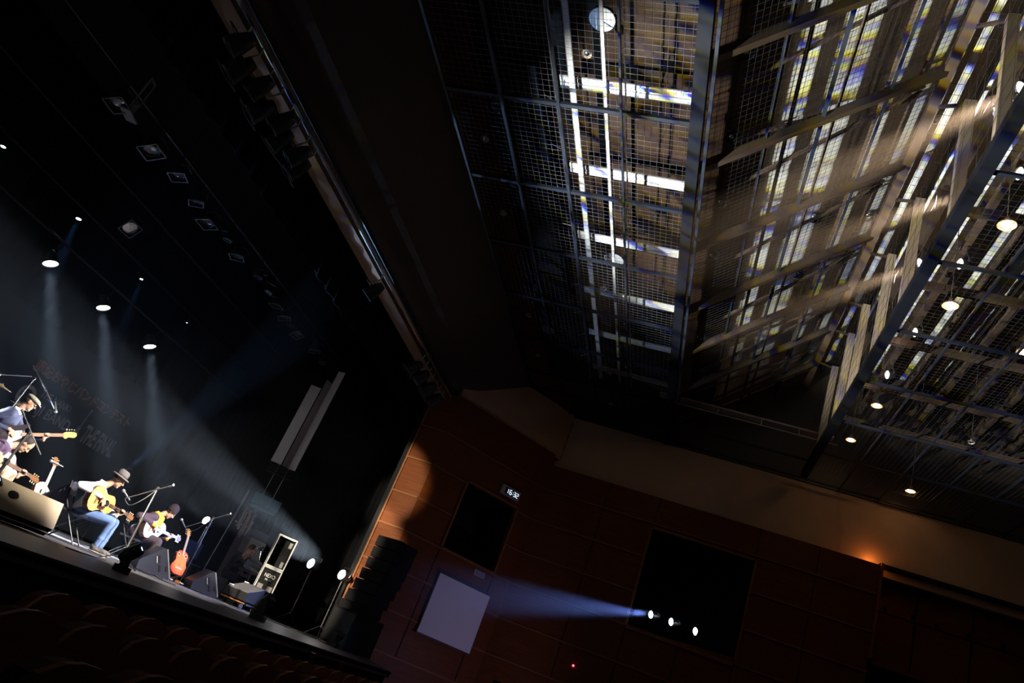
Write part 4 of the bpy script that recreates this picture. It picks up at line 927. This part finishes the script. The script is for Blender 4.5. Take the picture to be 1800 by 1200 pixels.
# --- beanie player
dk = mat('plum_jacket', (.055, .035, .05), .85, noise=.25, nscale=9); SC = 1.09; yel = mat('mustard_wool', (.72, .40, .035), .9, noise=.2, nscale=16)
J = seated(headpos=(.36, .02, 1.08), pitch=40, yaw=12, neck=(.19, 0, .93), kz=.52, el0=(-.05, -.37, .80)); J['cuff'] = .72; J['jacket'] = 1
B = place_guitar(J, (.28, -.13, .70), (.62, .76, .02), (.76, -.62, .16)); J['el'][1] = (.36, .20, .62)
p4, body, shirt, HR, hc, nb = person('person in dark jacket, mustard scarf and black beanie, seated and bent over a guitar', (13.12, 10.32, ST), -60, J, dk, mat('plum_trousers', (.05, .035, .045), .9, noise=.2, nscale=8), mat('canvas_shoe', (.25, .2, .19), .8), sleeve_open=.048)
MB().rev(nb+V((.02, 0, -.03)), nb-V(J['pelvis']), [(.10, -.06), (.125, -.02), (.115, .04), (.085, .08), (.07, .07)], 20).build('scarf', yel, p4, True)
MB().ell(V(J['neck'])+V((.04, -.02, -.12)), (.115, .13, .15), None, 18, 10).build('vest', yel, p4, True)
for i in (0, 1): MB().cap(V(J['el'][i]).lerp(V(J['wr'][i]), .70), V(J['el'][i]).lerp(V(J['wr'][i]), .94), .042, .036).build('cuff', yel, p4, True)
MB().rev(at_head(HR, hc, -.01, 0, .01), HR @ V((-.30, 0, 1)), [(.100, -.01), (.106, .02), (.102, .06), (.09, .10), (.06, .135), (.02, .15), (.002, .152)], 24).build('beanie', mat('black_wool', (.03, .022, .026), .95), p4, True)
MB().ell(at_head(HR, hc, -.03, 0, -.02), (.07, .078, .06), HR, 14, 8).build('hair', M_HAIR, p4, True)
guitar('acoustic_guitar', 'cream cutaway acoustic guitar held by the player in the beanie', guitar_world(p4, B), mat('cream_top', (.85, .76, .62), .25), mat('brown_side', (.20, .10, .06), .25), cut=True, hs=mat('violet_head', (.25, .22, .45), .25))
folding_chair((13.10, 10.34, ST), -62, 'folding chair under the beanie player, mostly hidden by the wedge monitor')

# --- seated singer in violet shirt (at the frame edge)
J = seated(headpos=(.38, .04, 1.00), pitch=42, yaw=5, neck=(.20, 0, .90), kz=.56, el0=(-.06, -.38, .78)); 
B = place_guitar(J, (.24, -.10, .68), (.62, .76, -.08), (.76, -.62, .16)); J['el'][1] = (.38, .24, .60)
violet = mat('violet_shirt', (.11, .075, .15), .8, noise=.2, nscale=9)
p1, body, shirt, HR, hc, nb = person('person in violet shirt and khaki trousers, head bowed, playing at the frame edge', (9.33, 10.57, ST), -62, J, violet, mat('khaki', (.58, .46, .34), .85, noise=.12, nscale=7), mat('brown_shoe', (.08, .05, .04), .5), collar=white)
MB().ell(at_head(HR, hc, -.028, 0, .035), (.10, .088, .095), HR, 18, 10).build('hair', M_HAIR, p1, True)
guitar('acoustic_guitar', 'pale acoustic guitar held by the person in the violet shirt', guitar_world(p1, B), mat('pale_top', (.82, .70, .50), .25), mat('brown_side', (.20, .10, .06)), cut=False)
folding_chair((9.31, 10.59, ST), -62, 'folding chair under the violet-shirted player, hidden behind the tan monitor')

# --- bass player standing behind
J = dict(pelvis=(0, 0, .95), neck=(.10, 0, 1.43), head=(.17, .03, 1.63), pitch=14, yaw=10, jacket=1)
J['sh'] = [(.08, -.19, 1.365), (.08, .19, 1.365)]; J['hip'] = [(0, -.10, .92), (0, .10, .92)]; J['kn'] = [(.04, -.12, .50), (.03, .13, .50)]; J['an'] = [(0, -.13, .105), (0, .14, .105)]
J['el'] = [(-.10, -.34, 1.12), (.26, .38, 1.12)]; J['wr'] = [None, None]
gd = V((.62, .72, .44)).normalized(); gn = V((.80, -.52, .12)); gn = (gn-gd*gn.dot(gd)).normalized(); gy = gn.cross(gd); Gc = V((.27, -.10, 1.09))
J['wr'][0] = tuple(Gc-gd*.06+gn*.05+gy*.07); J['wr'][1] = tuple(Gc+gd*.50-gy*.075-gn*.02)
J['hd'] = [tuple(gd*.6-gy*.7), tuple(gy*.85+gn*.35)]; J['hn'] = [tuple(-gn), tuple(gn)]
navy = mat('navy_jacket', (.035, .045, .10), .85, noise=.2, nscale=8)
p2, body, shirt, HR, hc, nb = person('person in navy jacket and pale flat cap, standing and playing a bass', (9.87, 11.30, ST), -62, J, navy, mat('black_trousers', (.02, .02, .025), .9), mat('black_shoe', (.02, .02, .02), .4), collar=white)
fc = MB().ell(at_head(HR, hc, .01, 0, .072), (.128, .098, .046), HR @ Matrix.Rotation(.10, 3, 'Y'), 22, 9).build('flat_cap', mat('cap_cloth', (.42, .42, .33), .9, noise=.1, nscale=30), p2, True)
MB().ell(at_head(HR, hc, .112, 0, .052), (.055, .07, .012), HR @ Matrix.Rotation(.25, 3, 'Y'), 18, 6).build('cap_peak', mat('cap_cloth', (.42, .42, .33)), fc, True)
MB().ell(at_head(HR, hc, -.035, 0, .015), (.078, .081, .07), HR, 16, 9).build('hair', M_HAIR, p2, True)
bass('black bass guitar with golden headstock held by the person in the flat cap', guitar_world(p2, basis(Gc, gd, gn)))

# --- engineer crouching behind a mixing desk in the wing
J = seated(headpos=(.28, 0, 1.12), pitch=30, yaw=0, neck=(.14, 0, .93)); J['wr'] = [(.42, -.12, .80), (.42, .14, .80)]; J['el'] = [(.16, -.30, .68), (.16, .30, .68)]
J['hd'] = [(1, 0, -.1), (1, 0, -.1)]; J['hn'] = [(0, 0, -1), (0, 0, -1)]; J['curl'] = (25, 25)
blk = mat('black_cloth', (.012, .012, .016), .9)
p5, body, shirt, HR, hc, nb = person('person in black sitting behind the small mixing desk in the dark wing', (16.65, 10.15, ST), -100, J, blk, blk, blk)
MB().ell(at_head(HR, hc, -.026, 0, .04), (.10, .09, .09), HR, 18, 10).build('hair', mat('brown_hair', (.09, .045, .025), .7), p5, True)
o = MB().box((0, 0, .22), (.42, .42, .44)).build('stool', M_BLK); o.location = (16.65, 10.15, ST); tag(o, 'black box stool under the person at the mixing desk', 'stool')
t = empty('mixing_desk', (16.5, 9.42, ST), -12, 'small mixing desk with stacked grey units on a black stand in the wing', 'mixer')
MB().box((0, 0, .76), (.72, .42, .05)).build('table_top', M_BLK, t)
for x in (-.3, .3):
    for y in (-.17, .17): MB().cyl((x, y, 0), (x, y, .74), .014).build('leg', M_BLKM, t)
for x, y, z, dx, dy, dz in ((-.2, -.02, .82, .26, .3, .08), (-.1, .08, .93, .30, .22, .10), (.16, -.05, .83, .26, .3, .10), (-.05, .1, 1.03, .22, .18, .08), (.25, .1, .96, .18, .2, .12)):
    u = MB().box((x, y, z), (dx, dy, dz), Matrix.Rotation(.25, 3, 'X')).build('unit', mat('unit_grey', (.18, .19, .22), .5), t)
    for k in range(4): MB().box((x-dx*.35+dx*.23*k, y-dy*.5-.004, z), (.02, .012, .02)).build('knob', M_STEEL, u)
t = empty('tilted_panel', (16.35, 9.05, ST), -20, 'slim pale tilted equipment panel leaning beside the flight case', 'panel')
MB().box((0, 0, .62), (.14, .06, .62), Matrix.Rotation(.12, 3, 'Y')).build('panel', mat('panel_grey', (.4, .42, .48), .5), t); MB().box((0, 0, .16), (.25, .25, .32)).build('base', M_BLK, t)
t = empty('chair_back', (16.1, 10.9, ST), -30, 'blue plastic chair standing in the dark behind the mixing desk', 'chair')
MB().box((0, .2, .75), (.42, .03, .36)).build('backrest', mat('blue_plastic', (.02, .05, .22), .4), t); MB().box((0, 0, .45), (.42, .42, .03)).build('seat', mat('blue_plastic', (.02, .05, .22)), t)
for x in (-.19, .19):
    for y in (-.19, .19): MB().cyl((x, y, 0), (x, y, .45), .012).build('leg', M_BLKM, t)

# --- guitars on stands
def guitar_stand(loc, az, label):
    t = empty('guitar_stand', loc, az, label, 'stand')
    MB().tube([(-.02, 0, .2), (-.16, 0, .60)], .011).build('mast', M_BLKM, t)
    for s in (-1, 1):
        MB().tube([(0, 0, .25), (.10, .16*s, .01)], .010).build('leg', M_BLKM, t); MB().tube([(.0, .10*s, .12), (.12, .10*s, .11), (.14, .10*s, .16)], .010).build('cradle', M_BLKM, t)
    MB().tube([(-.02, 0, .24), (-.26, 0, .01)], .010).build('leg', M_BLKM, t); MB().box((-.0, 0, .13), (.03, .22, .02)).build('crossbar', M_BLKM, t)
    return t
def standing_guitar(loc, az, label, top, side, **k):
    a = math.radians(az); f = V((math.cos(a), math.sin(a), 0)); d = (V((0, 0, 1))-f*.42).normalized()
    return guitar('acoustic_guitar', label, basis(V(loc)+V((0, 0, .37))+f*.08, d, f), top, side, **k)
def sunburst():
    m = bpy.data.materials.new('sunburst'); m.use_nodes = True; nt = m.node_tree; b = nt.nodes['Principled BSDF']; b.inputs['Roughness'].default_value = .2
    tc = nt.nodes.new('ShaderNodeTexCoord'); mp = nt.nodes.new('ShaderNodeMapping'); mp.inputs['Scale'].default_value = (3.4, 4.6, 1)
    g = nt.nodes.new('ShaderNodeTexGradient'); g.gradient_type = 'SPHERICAL'; r_ = nt.nodes.new('ShaderNodeValToRGB')
    r_.color_ramp.elements[0].color = (.55, .03, .015, 1); r_.color_ramp.elements[1].color = (.85, .20, .05, 1); r_.color_ramp.elements[1].position = .55
    nt.links.new(tc.outputs['Object'], mp.inputs[0]); nt.links.new(mp.outputs[0], g.inputs[0]); nt.links.new(g.outputs['Fac'], r_.inputs[0]); nt.links.new(r_.outputs[0], b.inputs['Base Color'])
    return m
standing_guitar((14.0, 9.72, ST), -112, 'red-orange cutaway guitar standing upright on a stand beside the beanie player', sunburst(), mat('dark_red', (.2, .02, .01), .2), bowl=True, cut=False, hs=mat('head_orange', (.5, .22, .09), .3), fret=mat('neck_pale', (.5, .3, .2), .4))
guitar_stand((14.0, 9.72, ST), -112, 'black guitar stand holding the red-orange guitar')
standing_guitar((10.30, 10.15, ST+.10), -112, 'blond cutaway acoustic guitar on a stand behind the tan monitor', mat('blond_top', (.55, .34, .12), .35), mat('brown_side', (.20, .10, .06)), cut=True, dark_guard=False)
guitar_stand((10.30, 10.15, ST), -112, 'black guitar stand holding the blond acoustic guitar behind the tan monitor')

# --- mic stands and microphones
mic((10.47, 8.87, E+.70), (10.38, 8.97, E+.78), 'silver-headed microphone at the mouth of the fedora player')
mic_stand((10.30, 8.08, ST), (10.25, 8.13, E+.90), (10.52, 8.80, E+.61), (10.17, 7.90, E+.99), 'chrome boom mic stand in front of the fedora player')
mic((13.68, 9.93, E+.80), (13.62, 9.98, E+.86), 'silver microphone at the mouth of the beanie player')
mic_stand((13.66, 9.22, ST), (13.62, 9.24, E+1.04), (13.80, 9.85, E+.70), (13.35, 8.80, E+1.18), 'chrome boom mic stand beside the red-orange guitar')
t = mic_stand((9.14, 9.92, ST), (9.18, 9.90, E+.90), (9.47, 9.76, E+.69), (9.03, 10.03, E+1.10), 'bright chrome boom mic stand crossing in front of the violet-shirted player', r=.02)
mic((9.60, 9.63, E+.665), (9.30, 9.85, E+.68), 'silver microphone lowered towards the pale guitar of the violet-shirted player')
mic_stand((10.15, 11.7, ST), (10.21, 11.66, E+1.9), (10.62, 11.29, E+1.59), (10.18, 11.70, E+2.04), 'tall dark boom stand rising behind the flat cap over the drums')
mic_stand((9.75, 12.2, ST), (9.95, 12.1, E+1.72), (10.35, 11.9, E+1.95), (9.4, 12.4, E+1.4), 'dark boom stand leaning over the cymbals at the back')
mic((10.66, 11.26, E+1.55), (10.7, 11.2, E+1.45), 'small drum microphone hanging from the tall dark boom stand')
t = mic_stand((17.3, 9.6, ST), (16.9, 9.8, E+1.0), (16.6, 9.75, E+.95), (17.0, 9.85, E+1.06), 'thin mic stand standing by the mixing desk')
mic((16.56, 9.73, E+.98), (16.5, 9.7, E+1.1), 'round-headed microphone above the mixing desk')
# cymbals and drum
def cymbal(loc, tilt, az, label, r=.2):
    t = empty('cymbal', loc, az, label, 'cymbal'); t.rotation_euler = (math.radians(tilt), 0, math.radians(az))
    MB().rev((0, 0, 0), (0, 0, 1), [(.004, .03), (.03, .026), (.045, .012), (r, -.012), (r, -.015), (.04, .006)], 28).build('plate', mat('brass', (.75, .52, .25), .3, .9), t, True)
    MB().cyl((0, 0, -.5), (0, 0, .05), .009).build('rod', M_CHROME, t); return t
cymbal((9.95, 11.9, E+1.55), 8, 0, 'brass cymbal cut by the frame edge above the bass player')
cymbal((10.55, 11.95, E+1.42), 10, 20, 'brass cymbal just above and behind the pale flat cap', .17)
cymbal((9.9, 11.8, E+1.05), 4, 0, 'low brass cymbal behind the shoulder of the bass player', .15)
t = empty('drum', (10.3, 12.3, ST), 0, 'dark drum hidden behind the bass player', 'drum')
MB().rev((0, 0, .45), (0, 0, 1), [(.001, 0), (.28, 0), (.28, .35), (.001, .35)], 24).build('shell', M_BLKM, t, False)
for k in range(3): a = 2.1*k; MB().bar((.28*math.cos(a), .28*math.sin(a), .6), (.33*math.cos(a), .33*math.sin(a), 0), .02).build('leg', M_CHROME, t)
# cables
cable([(10.52, 8.8, E+.59), (10.46, 8.6, E+.53), (10.36, 8.35, E+.68), (10.26, 8.14, E+.88)], 'black cable sagging from the fedora player microphone to its stand', .007, mat('grey_cable', (.18, .18, .19), .5))
cable([(13.8, 9.85, E+.69), (13.74, 9.6, E+.68), (13.68, 9.4, E+.85), (13.62, 9.24, E+1.03)], 'cable sagging from the beanie player microphone to its stand', .007, mat('grey_cable', (.18, .18, .19)))
random.seed(11)
for (x0, y0, x1, y1, lab) in ((8.4, 7.4, 10.2, 7.9, 'loose black cable on the stage beside the tan monitor'), (10.9, 8.6, 12.0, 8.1, 'loose black cable between the fedora player and the wedge monitor'), (12.9, 8.9, 13.9, 9.3, 'tangled cable around the foot of the red-orange guitar'), (12.8, 8.3, 14.4, 7.9, 'black cable looping in front of the second wedge monitor'), (15.0, 7.8, 16.5, 7.4, 'black cable on the stage before the flight case')):
    pts = [(x0+(x1-x0)*k/6+random.uniform(-.08, .08), y0+(y1-y0)*k/6+random.uniform(-.15, .15), ST+.008) for k in range(7)]
    cable(pts, lab, .008)
for k, (x, y, lab) in enumerate(((13.35, 9.35, 'small effects pedal before the shoes of the beanie player'), (13.75, 9.35, 'small orange effects pedal at the foot of the red-orange guitar'), (10.75, 8.75, 'wooden foot rest board beside the shoes of the fedora player'))):
    t = empty('effects_pedal' if k < 2 else 'foot_rest', (x, y, ST), 20*k, lab, 'pedal' if k < 2 else 'foot rest')
    MB().box((0, 0, .025), (.10 if k < 2 else .3, .13 if k < 2 else .04, .05)).build('case', mat('pedal%d' % k, ((.4, .4, .42), (.7, .25, .05), (.6, .45, .25))[k], .4), t)
    MB().cyl((.0, -.03, .05), (0, -.03, .065), .012).build('switch', M_CHROME, t)

# ================================================================ HAZE
def haze(name, mb, dens, label, col=(1, 1, 1, 1)):
    m = bpy.data.materials.new(name); m.use_nodes = True; nt = m.node_tree; nt.nodes.remove(nt.nodes['Principled BSDF'])
    v = nt.nodes.new('ShaderNodeVolumeScatter'); v.inputs['Density'].default_value = dens; v.inputs['Anisotropy'].default_value = .2; v.inputs['Color'].default_value = col
    nt.links.new(v.outputs[0], nt.nodes['Material Output'].inputs['Volume'])
    o = mb.build(name, m); return tag(o, label, 'haze', None, 'stuff')
haze('haze', MB().box((11.2, 11.95, 4.3), (15, 7.1, 6.2)), .0017, 'thin smoke haze filling the stage behind the proscenium', (.72, .84, 1, 1))

def haze_cone(loc, aim, L, r1, dens, label, col=(1, 1, 1, 1)):  # added smoke in beam shape, the beam's falloff built into its density
    """smoke shaped as a beam, its soft edge and fade set in the density"""
    a = V(loc); d = V(aim)-a; q = frame(d).to_4x4()
    o = haze('haze', MB().cyl((0, 0, .1), (0, 0, L), r1*.15, r1, 24), dens, label, col); o.matrix_world = Matrix.Translation(a) @ q
    nt = o.data.materials[0].node_tree; v = nt.nodes['Volume Scatter']
    tc = nt.nodes.new('ShaderNodeTexCoord'); sp = nt.nodes.new('ShaderNodeSeparateXYZ'); nt.links.new(tc.outputs['Object'], sp.inputs[0])
    def mth(op, x, y):
        n = nt.nodes.new('ShaderNodeMath'); n.operation = op
        for k, q_ in enumerate((x, y)):
            if hasattr(q_, 'is_output'): nt.links.new(q_, n.inputs[k])
            else: n.inputs[k].default_value = q_
        return n.outputs[0]
    rr = mth('SQRT', mth('ADD', mth('MULTIPLY', sp.outputs[0], sp.outputs[0]), mth('MULTIPLY', sp.outputs[1], sp.outputs[1])), 0)
    edge = mth('ADD', mth('MULTIPLY', sp.outputs[2], r1*.85/L), r1*.15)
    q1 = mth('DIVIDE', rr, edge); f = mth('MAXIMUM', mth('SUBTRACT', 1, mth('MULTIPLY', q1, q1)), 0)
    g = mth('MAXIMUM', mth('SUBTRACT', 1, mth('DIVIDE', sp.outputs[2], L)), 0)
    nt.links.new(mth('MULTIPLY', mth('MULTIPLY', f, g), dens*1.8), v.inputs['Density'])
haze_cone((8.2, -2.85, E+9.9), (11.2, 9.6, ST+.4), 7, .85, .0075, 'beam-shaped haze added along the beam of the topmost key lamp', (1, .74, .5, 1))  # brown tint of the key beams is put into the smoke colour
haze_cone((10.5, -2.85, E+9.9), (10.0, 10, ST+.5), 5, .55, .005, 'beam-shaped haze added along the beam of the second key lamp', (1, .74, .5, 1))
haze_cone((12.5, -2.85, E+9.9), (13.4, 10, ST+.5), 4.5, .5, .005, 'beam-shaped haze added along the beam of the third key lamp', (1, .74, .5, 1))
haze_cone((XW+.1, .57, E+3.34), (12.5, 10.0, ST+.2), 7.5, .95, .016, 'beam-shaped haze added along the blue beam from the side wall window')
